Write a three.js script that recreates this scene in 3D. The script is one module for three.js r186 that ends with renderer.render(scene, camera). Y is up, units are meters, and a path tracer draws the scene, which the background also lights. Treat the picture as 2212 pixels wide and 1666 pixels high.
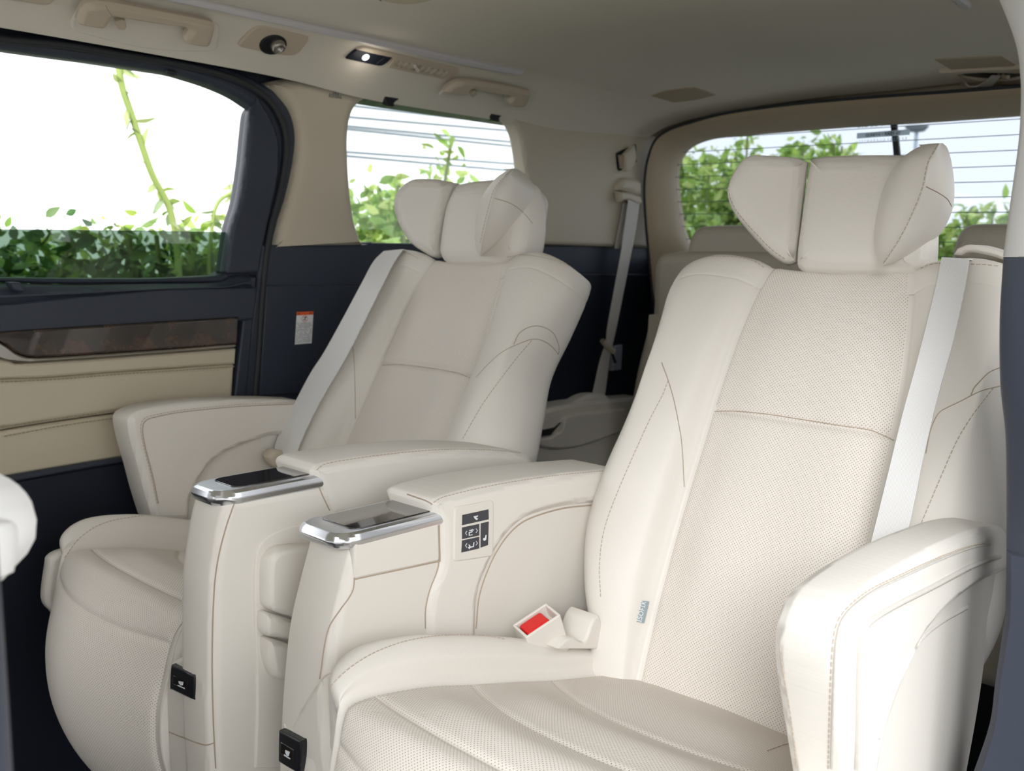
import * as THREE from 'three';
import { mergeGeometries, toCreasedNormals } from 'three/addons/utils/BufferGeometryUtils.js';
import { RoundedBoxGeometry } from 'three/addons/geometries/RoundedBoxGeometry.js';
import { TextGeometry } from 'three/addons/geometries/TextGeometry.js';
import { FontLoader } from 'three/addons/loaders/FontLoader.js';

// ---------------------------------------------------------------- camera, sky, exposure
const V = (x, y, z) => new THREE.Vector3(x, y, z);
const FPX = 2072, CX = 1106, CY = 833;
const EYE = V(0.97852, 1.04106, 1.32352);
const RT = V(0.72483, 0.01323, -0.68880), DN = V(0.10547, -0.99016, 0.09197), FW = V(-0.68080, -0.13931, -0.71910);
const scene = new THREE.Scene();
const camera = new THREE.PerspectiveCamera(2 * Math.atan(CY / FPX) * 180 / Math.PI, 2212 / 1666, 0.02, 400);
camera.matrixAutoUpdate = true;
{
  const m = new THREE.Matrix4().makeBasis(RT.clone(), DN.clone().negate(), FW.clone().negate());
  camera.position.copy(EYE); camera.quaternion.setFromRotationMatrix(m);
}
camera.focus = 1.12; camera.userData.fStop = 8.0;
scene.add(camera);
scene.background = new THREE.Color().setRGB(0.96, 0.98, 1.0);
scene.backgroundIntensity = 1.0;
const renderer = new THREE.WebGLRenderer({ antialias: true });
renderer.toneMapping = THREE.LinearToneMapping;
renderer.toneMappingExposure = 2.4;
renderer.shadowMap.enabled = true;
const sun = new THREE.DirectionalLight(new THREE.Color().setRGB(0.97, 0.985, 1.0), 0.85);
sun.position.set(5.6, 5.0, 8.4); sun.target.position.set(0, 0, 0); sun.castShadow = true; sun.shadow.radius = 40;
Object.assign(sun.shadow.camera, { left: -8, right: 8, top: 8, bottom: -8, near: 0.5, far: 30 }); scene.add(sun, sun.target);

// ---------------------------------------------------------------- helpers
let seed = 7;
const rnd = () => { seed = (seed * 1664525 + 1013904223) >>> 0; return seed / 4294967296; };
const rr = (a, b) => a + (b - a) * rnd();
const rayOf = (p) => RT.clone().multiplyScalar((p[0] - CX) / FPX).addScaledVector(DN, (p[1] - CY) / FPX).add(FW);
const hit = (p, o, n) => { const d = rayOf(p), t = (o.x - EYE.x) * n.x + (o.y - EYE.y) * n.y + (o.z - EYE.z) * n.z; return EYE.clone().addScaledVector(d, t / d.dot(n)); };
const onX = (p, x) => hit(p, V(x, 0, 0), V(1, 0, 0)), onY = (p, y) => hit(p, V(0, y, 0), V(0, 1, 0)), onZ = (p, z) => hit(p, V(0, 0, z), V(0, 0, 1));
const L = (s) => s.trim().split(/\s+/).map((q) => { const c = q.endsWith('!'); const a = q.replace('!', '').split(',').map(Number); if (c) a.corner = true; return a; });
const cr1 = (a, b, c, d, t) => 0.5 * ((2 * b) + (c - a) * t + (2 * a - 5 * b + 4 * c - d) * t * t + (3 * b - a - 3 * c + d) * t * t * t);
const crV = (a, b, c, d, t) => V(cr1(a.x, b.x, c.x, d.x, t), cr1(a.y, b.y, c.y, d.y, t), cr1(a.z, b.z, c.z, d.z, t));
const ext = (p, q) => p.clone().multiplyScalar(2).sub(q);
function cAt(arr, t) {                                              // Catmull-Rom through arr (Vector3), t in [0, n-1]
  const n = arr.length - 1; t = Math.max(0, Math.min(n, t)); const i = Math.min(n - 1, Math.floor(t));
  const b = arr[i], c = arr[i + 1], a = i > 0 ? arr[i - 1] : ext(b, c), d = i + 2 <= n ? arr[i + 2] : ext(c, b);
  return crV(a, b, c, d, t - i);
}
function tab(t, s) {                                               // smooth lookup table: [[x, y], ...]
  const n = t.length - 1; if (s <= t[0][0]) return t[0][1]; if (s >= t[n][0]) return t[n][1];
  let i = 0; while (s > t[i + 1][0]) i++;
  const h = t[i + 1][0] - t[i][0], m = (k) => (k <= 0 || k >= n) ? (t[Math.min(n, k + (k <= 0 ? 1 : 0))][1] - t[Math.max(0, k - (k >= n ? 1 : 0))][1]) / (t[Math.min(n, k + (k <= 0 ? 1 : 0))][0] - t[Math.max(0, k - (k >= n ? 1 : 0))][0]) : (t[k + 1][1] - t[k - 1][1]) / (t[k + 1][0] - t[k - 1][0]);
  const u = (s - t[i][0]) / h, u2 = u * u, u3 = u2 * u;
  return (2 * u3 - 3 * u2 + 1) * t[i][1] + (u3 - 2 * u2 + u) * h * m(i) + (-2 * u3 + 3 * u2) * t[i + 1][1] + (u3 - u2) * h * m(i + 1);
}
function smooth(pts, step, closed) {                               // 3-D outline: splined between the points marked as corners
  const n = pts.length, out = [], K = pts.some((p) => p.corner);
  const seg = (i) => { const g = (k) => pts[((k % n) + n) % n];
    let b = g(i), c = g(i + 1), a = g(i - 1), d = g(i + 2);
    if (b.corner || (!closed && i === 0)) a = ext(b, c); if (c.corner || (!closed && i === n - 2)) d = ext(c, b);
    const k = (b.corner && c.corner) ? 1 : Math.max(1, Math.round(b.distanceTo(c) / step));
    for (let j = 0; j < k; j++) out.push(crV(a, b, c, d, j / k)); };
  for (let i = 0; i < (closed ? n : n - 1); i++) seg(i);
  if (!closed) out.push(pts[n - 1].clone());
  return out;
}
const used = {};
const numbered = (n) => { used[n] = (used[n] ?? -1) + 1; return used[n] ? n + '_' + String(used[n]).padStart(3, '0') : n; };
function thing(name, label, category, base = V(0, 0, 0), group) {
  const o = new THREE.Group(); o.name = numbered(name); o.position.copy(base); scene.add(o);
  o.userData = { label, category }; if (group) o.userData.group = group; return o;
}
function struct(name, base = V(0, 0, 0)) { const o = new THREE.Group(); o.name = name; o.position.copy(base); o.userData = { kind: 'structure' }; scene.add(o); return o; }
const worldOf = new WeakMap();
function part(name, geo, mat, parent, label) {                      // geo is in world coordinates
  worldOf.set(geo, geo.clone());
  const m = new THREE.Mesh(geo, mat); m.name = name; m.castShadow = m.receiveShadow = true;
  if (parent) { const w = V(0, 0, 0); let p = parent; while (p && p !== scene) { w.add(p.position); p = p.parent; } geo.translate(-w.x, -w.y, -w.z); parent.add(m); } else scene.add(m);
  if (label) m.userData.label = label; return m;
}
function structMesh(name, geo, mat) { const m = part(name, geo, mat); m.userData.kind = 'structure'; return m; }

// a smooth surface through a net of control points (rows x columns), with seams rolled in along chosen edges
function evalNet(net, u, v) { const R = net.length - 1; v = Math.max(0, Math.min(R, v)); const i = Math.min(R - 1, Math.floor(v)), row = (k) => cAt(net[k], u);
  const b = row(i), c = row(i + 1), a = i > 0 ? row(i - 1) : ext(b, c), d = i + 2 <= R ? row(i + 2) : ext(c, b); return crV(a, b, c, d, v - i); }
function surf(net, o = {}) {
  const { u0 = 0, u1 = net[0].length - 1, v0 = 0, v1 = net.length - 1, nu = 24, nv = 24, roll = '', depth = 0.004, w = 0.005, face = true, flat = 0, dir } = o;
  const den = (s, lo, hi) => { const k = 0.75, e = (1 - Math.cos(Math.PI * s)) / 2; return (lo && hi) ? s + (e - s) * k : lo ? s + (1 - Math.cos(Math.PI * s / 2) - s) * k : hi ? s + (Math.sin(Math.PI * s / 2) - s) * k : s; };
  const has = (c) => roll.includes(c), P = [], pos = [], uv = [], idx = [];
  for (let j = 0; j <= nv; j++) { const row = []; const v = v0 + (v1 - v0) * den(j / nv, has('b'), has('t'));
    for (let i = 0; i <= nu; i++) row.push(evalNet(net, u0 + (u1 - u0) * den(i / nu, has('l'), has('r')), v)); P.push(row); }
  const mid = nv >> 1, mc = nu >> 1, U = [0], W = [0];
  for (let i = 1; i <= nu; i++) U.push(U[i - 1] + P[mid][i].distanceTo(P[mid][i - 1]));
  for (let j = 1; j <= nv; j++) W.push(W[j - 1] + P[j][mc].distanceTo(P[j - 1][mc]));
  for (let j = 0; j <= nv; j++) for (let i = 0; i <= nu; i++) { pos.push(P[j][i].x, P[j][i].y, P[j][i].z); uv.push(U[i] - U[mc], W[j]); }
  for (let j = 0; j < nv; j++) for (let i = 0; i < nu; i++) { const a = j * (nu + 1) + i, b = a + 1, c = a + nu + 1, d = c + 1; idx.push(a, b, d, a, d, c); }
  const mk = (ix) => { const g = new THREE.BufferGeometry(); g.setAttribute('position', new THREE.Float32BufferAttribute(pos, 3)); g.setAttribute('uv', new THREE.Float32BufferAttribute(uv, 2)); g.setIndex(ix); g.computeVertexNormals(); return g; };
  let g = mk(idx);
  if (face) { const N = g.attributes.normal; let s = 0; const edge = (k) => { const i = k % (nu + 1), j = (k - i) / (nu + 1); return (has('l') && i < 4) || (has('r') && i > nu - 4) || (!has('l') && !has('r')); };
    for (let k = 0; k < N.count; k += 1) { if (!edge(k)) continue; const p = V(pos[k * 3], pos[k * 3 + 1], pos[k * 3 + 2]); s += (dir ?? EYE.clone().sub(p).normalize()).dot(V(N.getX(k), N.getY(k), N.getZ(k))); }
    if (s < 0) { for (let k = 0; k < idx.length; k += 3) { const t = idx[k + 1]; idx[k + 1] = idx[k + 2]; idx[k + 2] = t; } g = mk(idx); } }
  if (roll) { const N = g.attributes.normal;
    for (let j = 0; j <= nv; j++) { const lens = [0]; for (let i = 1; i <= nu; i++) lens.push(lens[i - 1] + P[j][i].distanceTo(P[j][i - 1]));
      for (let i = 0; i <= nu; i++) { let lo = 0, hi = 0;
        for (let k = 1; k <= j; k++) lo += P[k][i].distanceTo(P[k - 1][i]); for (let k = j + 1; k <= nv; k++) hi += P[k][i].distanceTo(P[k - 1][i]);
        let d = 0; const f = (x, fl = 0) => { x = Math.max(0, x - fl); d = Math.max(d, Math.exp(-x * x / (w * w))); };
        if (has('l')) f(lens[i], flat); if (has('r')) f(lens[nu] - lens[i], flat); if (has('b')) f(lo); if (has('t')) f(hi);
        const k = j * (nu + 1) + i; for (let q = 0; q < 3; q++) pos[k * 3 + q] -= N.array[k * 3 + q] * d * depth; } }
    g = mk(idx); }
  return g;
}
// a padded or moulded plate: outline in a plane, real thickness, rounded edges
const frameX = (x, s = 1) => ({ o: V(x, 0, 0), U: V(0, 0, -s), W: V(0, 1, 0), N: V(s, 0, 0) });
const frameY = (y) => ({ o: V(0, y, 0), U: V(1, 0, 0), W: V(0, 0, -1), N: V(0, 1, 0) });
const frameYd = (y) => ({ o: V(0, y, 0), U: V(1, 0, 0), W: V(0, 0, 1), N: V(0, -1, 0) });
const frameZ = (z) => ({ o: V(0, 0, z), U: V(1, 0, 0), W: V(0, 1, 0), N: V(0, 0, 1) });
function frameN(o, n, up = V(0, 1, 0)) { const N = n.clone().normalize(), U = up.clone().cross(N).normalize(), W = N.clone().cross(U); return { o, U, W, N }; }
const lift = (f, d) => ({ ...f, o: f.o.clone().addScaledVector(f.N, d) });
const onF = (list, f) => (typeof list === 'string' ? L(list) : list).map((p) => { if (p.isVector3) return p; const q = hit(p, f.o, f.N); if (p.corner) q.corner = true; return q; });
const to2 = (p, f) => new THREE.Vector2(p.clone().sub(f.o).dot(f.U), p.clone().sub(f.o).dot(f.W));
function capNormals(g, crease, D) {                                 // flat faces keep their own normal; the rounded rim blends into them
  if (g.index) g = g.toNonIndexed(); const P = g.attributes.position, U = g.attributes.uv, rim = [], ru = [], flat = [], fu = [];
  for (let i = 0; i < P.count; i += 3) { const z = [P.getZ(i), P.getZ(i + 1), P.getZ(i + 2)], cap = z.every((q) => Math.abs(q) < 1e-6) || z.every((q) => Math.abs(q + D) < 1e-6);
    const sg = (P.getX(i + 1) - P.getX(i)) * (P.getY(i + 2) - P.getY(i)) - (P.getX(i + 2) - P.getX(i)) * (P.getY(i + 1) - P.getY(i)); if (cap && Math.abs(sg) < 1e-12) continue;
    const ord = cap && (sg > 0) !== (Math.abs(z[0]) < 1e-6) ? [0, 2, 1] : [0, 1, 2];
    for (const k of ord) { (cap ? flat : rim).push(P.getX(i + k), P.getY(i + k), P.getZ(i + k)); (cap ? fu : ru).push(U.getX(i + k), U.getY(i + k)); } }
  let r = new THREE.BufferGeometry(); r.setAttribute('position', new THREE.Float32BufferAttribute(rim, 3)); r = toCreasedNormals(r, crease);
  const N = r.attributes.normal, Q = r.attributes.position; for (let i = 0; i < Q.count; i++) { if (Math.abs(Q.getZ(i)) < 1e-6 && N.getZ(i) > 0.5) N.setXYZ(i, 0, 0, 1); else if (Math.abs(Q.getZ(i) + D) < 1e-6 && N.getZ(i) < -0.5) N.setXYZ(i, 0, 0, -1); }
  const fn = []; for (let i = 0; i < flat.length; i += 3) fn.push(0, 0, Math.abs(flat[i + 2]) < 1e-6 ? 1 : -1);
  const o = new THREE.BufferGeometry(); o.setAttribute('position', new THREE.Float32BufferAttribute([...Q.array, ...flat], 3)); o.setAttribute('normal', new THREE.Float32BufferAttribute([...N.array, ...fn], 3)); o.setAttribute('uv', new THREE.Float32BufferAttribute([...ru, ...fu], 2)); return o;
}
function insetLimit(p, cap) {                                       // how far each outline point can move inwards before it meets the outline's middle line
  const n = p.length, nor = [], lim = []; let A = 0; for (let i = 0; i < n; i++) { const q = p[(i + 1) % n]; A += p[i].x * q.y - q.x * p[i].y; }
  if (A < 0) p.reverse();
  for (let i = 0; i < n; i++) { const a = p[(i + n - 1) % n], b = p[i], c = p[(i + 1) % n]; const e = b.clone().sub(a).normalize(), f = c.clone().sub(b).normalize(); const m = new THREE.Vector2(-(e.y + f.y), e.x + f.x); if (m.length() < 1e-6) m.set(-e.y, e.x); m.normalize(); const k = Math.max(0.45, -m.x * e.y * -1 * 0 + Math.abs(m.x * -e.y + m.y * e.x)); nor.push(m.multiplyScalar(1 / k)); }
  const dist2 = (x, y) => { let d = 1e9; for (let i = 0; i < n; i++) { const a = p[i], b = p[(i + 1) % n], ex = b.x - a.x, ey = b.y - a.y, t = Math.max(0, Math.min(1, ((x - a.x) * ex + (y - a.y) * ey) / (ex * ex + ey * ey + 1e-18))), dx = x - a.x - t * ex, dy = y - a.y - t * ey, q = dx * dx + dy * dy; if (q < d) d = q; } return Math.sqrt(d); };
  for (let i = 0; i < n; i++) { const ok = (t) => dist2(p[i].x + nor[i].x * t, p[i].y + nor[i].y * t) >= t * 0.97 - 2e-5; let lo = 0, hi = cap; if (ok(hi)) { lo = hi; } else for (let k = 0; k < 12; k++) { const m = (lo + hi) / 2; if (ok(m)) lo = m; else hi = m; } lim.push(lo * (lo < cap ? 0.90 : 1)); }
  return [nor, lim];
}
function evenOut(r, tris) {                                         // swaps diagonals until no triangle is needlessly thin
  const C = (a, b, c) => (r[b][0] - r[a][0]) * (r[c][1] - r[a][1]) - (r[c][0] - r[a][0]) * (r[b][1] - r[a][1]); tris = tris.map((t) => C(...t) < 0 ? [t[0], t[2], t[1]] : t.slice());
  const n0 = r.length, xs = r.map((p) => p[0]), ys = r.map((p) => p[1]), x0 = Math.min(...xs), x1 = Math.max(...xs), y0 = Math.min(...ys), y1 = Math.max(...ys), st = Math.max(0.012, Math.sqrt((x1 - x0) * (y1 - y0)) / 22);
  for (let y = y0 + st * 0.5; y < y1; y += st) for (let x = x0 + st * (0.5 + 0.25 * (Math.round((y - y0) / st) % 2)); x < x1; x += st) {
    let ok = true; for (let i = 0; i < n0 && ok; i++) if (Math.hypot(r[i][0] - x, r[i][1] - y) < st * 0.55) ok = false; if (!ok) continue;
    r.push([x, y, r[0][2]]); const m = r.length - 1, k = tris.findIndex((t) => C(t[0], t[1], m) > 1e-9 && C(t[1], t[2], m) > 1e-9 && C(t[2], t[0], m) > 1e-9); if (k < 0) { r.pop(); continue; }
    const [q0, q1, q2] = tris[k]; tris[k] = [q0, q1, m]; tris.push([q1, q2, m], [q2, q0, m]); }
  for (let pass = 0; pass < 30; pass++) { const E = new Map(); let n = 0; tris.forEach((t, k) => { for (let i = 0; i < 3; i++) E.set(t[i] * 65536 + t[(i + 1) % 3], k); });
    const touched = new Set(); for (const [key, k] of E) { const u = Math.floor(key / 65536), v = key % 65536, k2 = E.get(v * 65536 + u); if (k2 === undefined || k2 <= k || touched.has(k) || touched.has(k2)) continue;
      const a = tris[k].find((q) => q !== u && q !== v), b = tris[k2].find((q) => q !== u && q !== v); if (!(C(a, b, v) > 1e-12 && C(b, a, u) > 1e-12)) continue;
      const ang = (p, q, w) => Math.atan2(Math.abs(C(p, q, w)), (r[q][0] - r[p][0]) * (r[w][0] - r[p][0]) + (r[q][1] - r[p][1]) * (r[w][1] - r[p][1]));
      if (ang(a, u, v) + ang(b, u, v) > Math.PI + 1e-6) { tris[k] = [a, u, b]; tris[k2] = [b, v, a]; if (C(...tris[k]) < 0) tris[k].reverse(); if (C(...tris[k2]) < 0) tris[k2].reverse(); touched.add(k); touched.add(k2); n++; } }
    if (!n) break; }
  return tris; }
function slab(f, list, D, bev, o = {}) {
  const { step = 0.008, seg = 5, holes = [], crease = 0.75, raw, dome = 0 } = o;
  const tf = o.tb ? lift(f, -D) : f, out = (l) => (raw ? onF(l, tf) : smooth(onF(l, tf), step, true)).map((p) => to2(p, f));
  bev = Math.min(bev, D / 2 - 1e-5); let g;
  if (holes.length) {
    const sh = new THREE.Shape(out(list)); for (const h of holes) sh.holes.push(new THREE.Path(out(h)));
    g = new THREE.ExtrudeGeometry(sh, { depth: D - 2 * bev, bevelEnabled: true, bevelThickness: bev, bevelSize: bev, bevelOffset: -bev, bevelSegments: seg, curveSegments: 1 }); g.translate(0, 0, -(D - bev)); g = capNormals(g, crease, D);
  } else {
    let p = out(list); p = p.filter((q, i) => q.distanceTo(p[(i + 1) % p.length]) > 1e-5); const [nor, lim] = insetLimit(p, bev), n = p.length, rings = [];
    const ring = (d, side) => p.map((q, i) => { const e = Math.min(d, lim[i]), c = Math.min(1, 1 - d / bev); return [q.x + nor[i].x * e, q.y + nor[i].y * e, side > 0 ? -bev * (1 - Math.sqrt(Math.max(0, 1 - c * c))) : -D + bev * (1 - Math.sqrt(Math.max(0, 1 - c * c)))]; });
    const ds = []; for (let k = 0; k <= seg; k++) ds.push(bev * (1 - Math.cos(Math.PI / 2 * k / seg)));
    for (let k = seg; k >= 0; k--) rings.push(ring(ds[k], 1)); for (let k = 0; k <= seg; k++) rings.push(ring(ds[k], -1));
    const pos = [], uv = [], put = (v) => { pos.push(v[0], v[1], v[2]); uv.push(v[0], v[1]); };
    for (let k = 0; k + 1 < rings.length; k++) for (let i = 0; i < n; i++) { const j = (i + 1) % n, a = rings[k][i], b = rings[k][j], c = rings[k + 1][j], d = rings[k + 1][i]; for (const v of [a, d, c, a, c, b]) put(v); }
    for (const [r, fl] of [[rings[0], 0], [rings[rings.length - 1], 1]]) { const t = evenOut(r, THREE.ShapeUtils.triangulateShape(r.map((v) => new THREE.Vector2(v[0], v[1])), [])); for (const q of t) for (const v of (fl ? [q[0], q[2], q[1]] : q)) put(r[v]); }
    g = new THREE.BufferGeometry(); g.setAttribute('position', new THREE.Float32BufferAttribute(pos, 3)); g.setAttribute('uv', new THREE.Float32BufferAttribute(uv, 2)); g = capNormals(g, crease, D);
  }
  g.applyMatrix4(new THREE.Matrix4().makeBasis(f.U, f.W, f.N).setPosition(f.o));
  return g;
}
function tube(pts, r, o = {}) { const c = new THREE.CatmullRomCurve3(pts, !!o.closed, 'centripetal'); return new THREE.TubeGeometry(c, o.n ?? Math.max(8, pts.length * 4), r, o.rs ?? 8, !!o.closed); }
function ribbon(A, B, t, up) {                                      // a strap of two edge lines with real thickness
  const n = A.length, pos = [], uv = [], idx = []; let s = 0;
  for (let i = 0; i < n; i++) { const T = A[Math.min(n - 1, i + 1)].clone().sub(A[Math.max(0, i - 1)]), w = B[i].clone().sub(A[i]); const N = T.cross(w).normalize(); if (up && N.dot(up) < 0) N.negate();
    if (i) s += A[i].distanceTo(A[i - 1]); const wd = w.length();
    for (const [p, k, u] of [[A[i], 0.5, 0], [B[i], 0.5, wd], [B[i], -0.5, wd], [A[i], -0.5, 0]]) { const q = p.clone().addScaledVector(N, k * t); pos.push(q.x, q.y, q.z); uv.push(u, s); } }
  for (let i = 0; i < n - 1; i++) for (let k = 0; k < 4; k++) { const a = i * 4 + k, b = i * 4 + (k + 1) % 4, c = a + 4, d = b + 4; idx.push(a, b, d, a, d, c); }
  const g = new THREE.BufferGeometry(); g.setAttribute('position', new THREE.Float32BufferAttribute(pos, 3)); g.setAttribute('uv', new THREE.Float32BufferAttribute(uv, 2)); g.setIndex(idx);
  return toCreasedNormals(g, 0.6);
}
const caster = new THREE.Raycaster();
function cast(list, meshes, step = 10) {                            // where the sight line of a traced seam meets the upholstery
  const p2 = smooth((typeof list === 'string' ? L(list) : list).map((p) => V(p[0], p[1], 0)), step, false), out = [];
  for (const p of p2) { caster.set(EYE, rayOf([p.x, p.y]).normalize()); const h = caster.intersectObjects(meshes, false)[0]; if (h) { const nn = h.face.normal.clone(); if (nn.dot(caster.ray.direction) > 0) nn.negate(); h.point.n = nn; out.push(h.point); } }
  const far = out.filter((p, i) => i === 0 || p.distanceTo(out[i - 1]) < 0.12); return far;
}
function stitches(pts, len = 0.0036, gap = 0.0026, r = 0.0006) {
  const c = new THREE.CatmullRomCurve3(pts, false, 'centripetal'), T = c.getLength(), n = Math.floor(T / (len + gap)), gs = [];
  for (let i = 0; i < n; i++) { const a = c.getPointAt(i / n), b = c.getPointAt(Math.min(1, (i + len / (len + gap)) / n)), d = b.clone().sub(a);
    const g = new THREE.CapsuleGeometry(r, d.length(), 2, 5); g.applyQuaternion(new THREE.Quaternion().setFromUnitVectors(V(0, 1, 0), d.normalize())); const m = a.add(b).multiplyScalar(0.5); g.translate(m.x, m.y, m.z); gs.push(g); }
  return gs.length ? mergeGeometries(gs) : null;
}
const outw = (pts, d) => pts.map((p) => p.n ? p.clone().addScaledVector(p.n, d) : p.clone());
function place(g, x, y, z, rx = 0, ry = 0, rz = 0) { g.applyMatrix4(new THREE.Matrix4().makeRotationFromEuler(new THREE.Euler(rx, ry, rz)).setPosition(x, y, z)); return g; }
const rbox = (w, h, d, r = 0.004, s = 3) => { const g = new RoundedBoxGeometry(w, h, d, s, Math.min(r, w / 2 - 1e-4, h / 2 - 1e-4, d / 2 - 1e-4)); return g; };

// ---------------------------------------------------------------- materials
function dataTex(w, h, f, srgb = true) { const d = new Uint8Array(w * h * 4); for (let y = 0; y < h; y++) for (let x = 0; x < w; x++) { const c = f(x / w, y / h); const k = (y * w + x) * 4; for (let q = 0; q < 3; q++) d[k + q] = Math.max(0, Math.min(255, Math.round(c[q] * 255))); d[k + 3] = 255; }
  const t = new THREE.DataTexture(d, w, h); t.wrapS = t.wrapT = THREE.RepeatWrapping; t.magFilter = THREE.LinearFilter; t.minFilter = THREE.LinearMipmapLinearFilter; t.generateMipmaps = true; if (srgb) t.colorSpace = THREE.SRGBColorSpace; t.needsUpdate = true; return t; }
const hash = (x, y, s = 0) => { const v = Math.sin(x * 127.1 + y * 311.7 + s * 74.7) * 43758.5453; return v - Math.floor(v); };
const vnoise = (x, y, p, s) => { const xi = Math.floor(x), yi = Math.floor(y), fx = x - xi, fy = y - yi, m = (a) => ((a % p) + p) % p, e = (t) => t * t * (3 - 2 * t); const a = hash(m(xi), m(yi), s), b = hash(m(xi + 1), m(yi), s), c = hash(m(xi), m(yi + 1), s), d = hash(m(xi + 1), m(yi + 1), s); return a + (b - a) * e(fx) + (c - a) * e(fy) + (a - b - c + d) * e(fx) * e(fy); };
const fbm = (x, y, p, s, o = 4) => { let v = 0, a = 0.5; for (let i = 0; i < o; i++) { v += a * vnoise(x * p, y * p, p, s + i); p *= 2; a *= 0.5; } return v / (1 - Math.pow(0.5, o)); };
const rep = (t, sx, sy) => { const c = t.clone(); c.repeat.set(1 / sx, 1 / sy); c.needsUpdate = true; return c; };
const grainT = dataTex(256, 256, (x, y) => { const n = fbm(x, y, 16, 3, 4); return [n, n, n]; }, false);
const hole = (x, y) => { let d = 9; for (const [a, b] of [[0.25, 0.25], [0.75, 0.75], [1.25, 0.25], [-0.25, 0.75], [0.25, 1.25], [0.75, -0.25]]) d = Math.min(d, Math.hypot(x - a, y - b)); return d; };
const perfT = dataTex(64, 64, (x, y) => { const k = Math.min(1, Math.max(0, (hole(x, y) - 0.075) / 0.06)); const v = 0.6 + 0.4 * k; return [v, v * 0.985, v * 0.97]; });
const perfB = dataTex(64, 64, (x, y) => { const k = Math.min(1, Math.max(0, (hole(x, y) - 0.06) / 0.12)); return [k, k, k]; }, false);
const webT = dataTex(64, 64, (x, y) => { const v = 0.86 + 0.14 * Math.abs(Math.sin(Math.PI * (x * 4))) * (0.7 + 0.3 * Math.sin(2 * Math.PI * (y * 4 + (Math.floor(x * 4) % 2) * 0.5))); return [v, v, v]; });
const fabT = dataTex(128, 128, (x, y) => { const n = 0.5 + 0.5 * fbm(x, y, 32, 9, 3); return [n, n, n]; }, false);
const woodT = dataTex(512, 256, (x, y) => { const w = fbm(x, y, 4, 21, 4), w2 = fbm(x, y, 5, 33, 4), q = fbm(x + w * 0.5, y + w2 * 0.5, 5, 40, 5), s = fbm(x, y, 32, 60, 3); const k = Math.pow(Math.max(0, Math.min(1, (q - 0.40) * 3.2)), 1.5); return [0.11 + 0.14 * k + 0.06 * s, 0.09 + 0.07 * k + 0.05 * s, 0.08 + 0.045 * k + 0.045 * s]; });
const M = {};
const phys = (c, r, o = {}) => new THREE.MeshPhysicalMaterial({ color: new THREE.Color().setRGB(...c), roughness: r, side: THREE.DoubleSide, ...o });
M.leather = phys([0.76, 0.72, 0.665], 0.44, { bumpMap: rep(grainT, 0.03, 0.03), bumpScale: 0.00018, specularIntensity: 0.6 });
M.perf = phys([0.78, 0.75, 0.71], 0.52, { map: rep(perfT, 0.0047, 0.0047), bumpMap: rep(perfB, 0.0047, 0.0047), bumpScale: 0.0003, specularIntensity: 0.5 });
M.shell = phys([0.74, 0.70, 0.64], 0.42, { specularIntensity: 0.5 });
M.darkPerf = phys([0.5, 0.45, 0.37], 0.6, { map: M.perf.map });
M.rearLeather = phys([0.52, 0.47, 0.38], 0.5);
M.seam = phys([0.42, 0.34, 0.26], 0.8);
M.thread = phys([0.50, 0.42, 0.34], 0.8);
M.threadDoor = phys([0.36, 0.31, 0.22], 0.8);
M.door = phys([0.56, 0.50, 0.375], 0.5, { bumpMap: rep(grainT, 0.03, 0.03), bumpScale: 0.0002 });
M.pillar = phys([0.58, 0.52, 0.41], 0.55, { bumpMap: rep(grainT, 0.01, 0.01), bumpScale: 0.0001 });
M.liner = phys([0.74, 0.70, 0.61], 0.95, { bumpMap: rep(fabT, 0.02, 0.02), bumpScale: 0.0002 });
M.roofTrim = phys([0.56, 0.485, 0.38], 0.5);
M.tail = phys([0.42, 0.345, 0.24], 0.6);
M.navy = phys([0.034, 0.042, 0.062], 0.42, { bumpMap: rep(grainT, 0.012, 0.012), bumpScale: 0.00015, specularIntensity: 0.7 });
M.navyDark = phys([0.014, 0.018, 0.030], 0.5, { specularIntensity: 0.5 });
M.rubber = phys([0.016, 0.018, 0.024], 0.6);
M.black = phys([0.010, 0.011, 0.014], 0.3);
M.carpet = phys([0.012, 0.013, 0.018], 1.0);
M.chrome = phys([0.74, 0.76, 0.80], 0.30, { metalness: 1 });
M.satin = phys([0.42, 0.40, 0.37], 0.3, { metalness: 1 });
M.wood = phys([1, 1, 1], 0.25, { map: rep(woodT, 0.12, 0.12), clearcoat: 1, clearcoatRoughness: 0.03 });
M.gloss = phys([0.02, 0.016, 0.015], 0.08, { clearcoat: 1, clearcoatRoughness: 0.02, specularIntensity: 1 });
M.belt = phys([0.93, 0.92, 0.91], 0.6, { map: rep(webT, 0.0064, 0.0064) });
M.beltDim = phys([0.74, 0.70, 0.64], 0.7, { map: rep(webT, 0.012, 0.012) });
M.red = phys([0.72, 0.018, 0.018], 0.35);
M.key = phys([0.045, 0.045, 0.055], 0.4);
M.print = phys([0.75, 0.78, 0.82], 0.5);
M.grey = phys([0.28, 0.34, 0.37], 0.7);
M.clear = phys([0.55, 0.6, 0.7], 0.25, { transparent: false, transmission: 0.55, thickness: 0 });
M.steel = phys([0.7, 0.7, 0.7], 0.2, { metalness: 1 });
M.led = phys([0.62, 0.60, 0.63], 0.35);
M.white = phys([0.82, 0.81, 0.80], 0.4);
M.paleTrim = phys([0.46, 0.45, 0.43], 0.6);
M.glassTint = phys([0.36, 0.44, 0.38], 0.0, { transmission: 1, thickness: 0, ior: 1.45 });
M.glassQ = phys([0.86, 0.88, 0.89], 0.0, { transmission: 1, thickness: 0, ior: 1.45 });
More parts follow.
